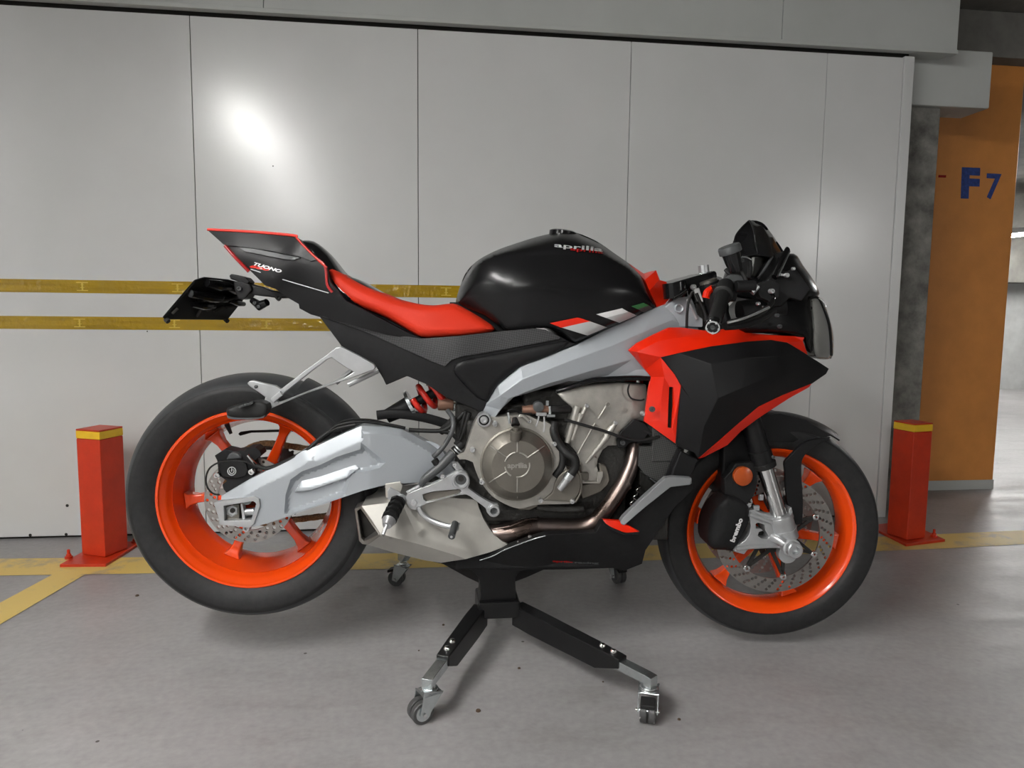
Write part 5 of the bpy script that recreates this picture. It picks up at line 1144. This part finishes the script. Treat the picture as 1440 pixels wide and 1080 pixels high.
for q, rr_ in (((693,572),3.2),((797,466),3.2),((842,422),2.2),((605,658),2.2),((732,738),2.6),((750,812),2.6)): bolt(*g4(*q), .18 if q[0] < 700 else .168, rr_, bike, 'alu' if q[1] < 700 else 'greyplastic', .006)
MB().tube([P(*g4(755,462),.165), P(*g4(795,466),.165)], .0035, 10).build('stay_pin', 'alu', bike)
# ---- triple clamp and steering
plate('top_yoke', 'gloss', kR1(0,480, 60,450, 160,420, 300,380, 400,355, 440,340, 460,360, 465,420, 440,470, 400,500, 300,500, 230,520, 200,530, 100,560, 10,560), .10, .20, bike, bevel=.004)
MB().tube([P(*r1(340,385),.05), P(*r1(335,360),.05)], .021, 6).build('stem_nut', 'zinc', bike, bevel=.001); MB().tube([P(*r1(337,362),.05), P(*r1(330,290),.05)], .0135, 20).build('stem_nut_collar', 'casting', bike, bevel=.001)
MB().tube([P(*r1(55,455),.10), P(*r1(70,600),.10)], .030, 24).build('fork_top', 'gloss', bike)
for yy in (555,575): MB().tube([P(*r1(105,yy),.12), P(*r1(108,yy+5),.12)], .020, 24).build('fork_ring', 'rubber2', bike)
plate('lower_yoke', 'silver', kR1(-40,690, 60,610, 130,570, 190,560, 240,640, 280,760, 330,800, 330,880, 60,880, 40,760), .105, .20, bike, bevel=.005, smooth=True, corner=40)
ring('yoke_ring', 'silver', *r1(100,700), .108, [(-.01,.0065),(-.01,.012),(.003,.012),(.005,.010),(.003,.0065)], bike); pxtube('yoke_edge', 'alu', [(*r1(180,610),.108),(*r1(220,690),.108),(*r1(270,800),.108)], .004, bike)
bolt(*r1(235,497), .12, 3.6, bike, 'alu', .008); MB().lathe([(-.003,0),(-.003,.0085),(.002,.0085),(.003,0)], P(*r1(478,417),.10), (.0,-.5,1), 24).build('clamp_cap', 'alu', bike)
pxtube('clutch_cable', 'rubber2', [(*r1(228,540),.125),(*r1(195,620),.13),(*r1(178,740),.13),(*r1(172,890),.12)], .0035, bike)
pxtube('cable', 'rubber2', [(*r1(265,555),.12),(*r1(300,640),.12),(*r1(345,740),.12),(*r1(360,820),.12)], .004, bike)
pxtube('throttle_housing_red', 'red', [(*r1(420,510),.14),(*r1(370,545),.15),(*r1(355,600),.15)], .009, bike)
# ---- handlebar, grip, lever, reservoir (right), mirrored bar on the left
g0, g1 = P(*r1(430,850), .36), P(*r1(520,560), .22); gd = (g0-g1).normalized()
MB().tube([g0-gd*.002, g1+gd*.01], [.0155,.0170], 28).build('handlebar_grip', 'rubber2', bike)
MB().tube([g1+gd*.014, g1+gd*.010, g1, g1-gd*.004], [.0175,.0235,.0235,.018], 28).build('grip_flange', 'rubber2', bike)
MB().tube([g1, g1-gd*.05], .020, 28).build('throttle_housing', 'matte', bike, bevel=.002); MB().tube([g1-gd*.05, g1-gd*.14], .0115, 20).build('handlebar_tube', 'gloss', bike)
be = MB().lathe([(-.004,0),(-.004,.0165),(.014,.0170),(.016,.015),(.016,.0)], g0, gd, 32).build('bar_end', 'gloss', bike)
MB().lathe([(.0,.0125),(.0,.0148),(.003,.0148),(.003,.0125)], g0+gd*.015, gd, 40, closed=True).build('bar_end_ring', 'silverprint', be); MB().lathe([(.0,0),(.0,.005),(.003,.005),(.003,.0028),(.0012,.0025),(.0012,0)], g0+gd*.015, gd, 24).build('bar_end_screw', 'greyplastic', be)
uu = gd.cross(Vector((0,0,1))).normalized(); vv = gd.cross(uu)
for k in range(5):
    a = R(90+72*k); c = g0+gd*.017+(uu*math.cos(a)+vv*math.sin(a))*.0132; MB().lathe([(-.003,0),(-.003,.0024),(.002,.0024),(.003,0)], c, gd, 12).build('bar_end_stud', 'silverprint', be)
for nm, mm, a, b, r in (('handlebar_grip','rubber2',g0,g1,.016),('bar_end','gloss',g0+gd*.012,g0,.017),('handlebar_tube','gloss',g1,g1-gd*.14,.0115),('switch_housing','matte',g1,g1-gd*.05,.022)):
    MB().tube([Vector((a.x,-a.y,a.z)), Vector((b.x,-b.y,b.z))], r, 20).build(nm, mm, bike)
lv = MB().tube(catmull([P(*r1(560,845),.345), P(*r1(700,810),.335), P(*r1(840,755),.31), P(*r1(950,690),.27), P(*r1(1000,600),.235), P(*r1(960,540),.215)], 6), [.0075]*31, 12, flat=.55).build('brake_lever', 'gloss', bike)
pxtube('lever_edge', 'alu', [(*r1(562,835),.350),(*r1(700,800),.340),(*r1(840,745),.315),(*r1(955,690),.28)], .0028, bike)
pxtube('lever_guard', 'matte', [(*r1(540,870),.34),(*r1(680,860),.325),(*r1(850,810),.30),(*r1(1000,720),.25)], .0085, bike)
MB().tube([P(*r1(640,490),.20), P(*r1(820,490),.20)], .014, 18).build('master_cylinder', 'matte', bike, bevel=.002)
MB().tube([P(*r1(785,545),.20), P(*r1(850,490),.20)], [.010,.006], 10).build('master_cylinder_fitting', 'casting', bike)
bolt(*r1(973,537), .23, 3.4, bike, 'casting', .01); bolt(*r1(850,655), .24, 2.4, bike, 'alu'); bolt(*r1(902,688), .25, 1.8, bike, 'chrome')
plate('lever_perch', 'matte', kR1(860,470, 960,430, 1060,470, 1050,600, 970,640, 880,600, 850,540), .20, .03, bike, bevel=.006, smooth=True)
plate('switch_housing', 'matte', kR1(440,480, 540,440, 640,470, 660,560, 640,640, 560,600, 480,560), .19, .03, bike, bevel=.008, smooth=True)
plate('brake_hose_banjo', 'greyplastic', kR1(540,430, 590,380, 660,370, 720,400, 720,460, 600,450), .18, .02, bike, bevel=.003); pxtube('reservoir_stay', 'matte', [(*r1(770,240),.17),(*r1(775,330),.17),(*r1(760,420),.18)], .006, bike)
pxtube('cable', 'rubber2', [(*r1(540,330),.16),(*r1(600,380),.17),(*r1(690,360),.18),(*r1(740,440),.19)], .005, bike)
r0_ = P(*r1(578,128),.18); ra = Vector((-.36,-.10,.92)).normalized()
rv = MB().lathe([(-.058,0),(-.058,.016),(-.03,.020),(-.012,.022),(-.010,.0),], r0_, ra, 32).build('brake_fluid_reservoir', 'gloss', bike)
MB().lathe([(-.012,0),(-.012,.0270),(.002,.0270),(.006,.025),(.006,0)], r0_, ra, 40).build('reservoir_lid', 'greyplastic', rv, bevel=.001)
bolt(*r1(695,245), .17, 2.6, bike, 'greyplastic'); pxtube('reservoir_bracket', 'zinc', [(*r1(700,210),.18),(*r1(745,215),.18),(*r1(790,240),.18)], .002, bike)
MB().tube([P(1040,440,.12), P(1100,430,.12)], .03, 16).build('ignition_housing', 'matte', bike); MB().box2((P(960,470,0).x,-.085,P(1000,470,0).z), (P(1010,440,0).x,.085,P(1000,425,0).z)).build('lower_clamp', 'blackcast', bike, bevel=.01)
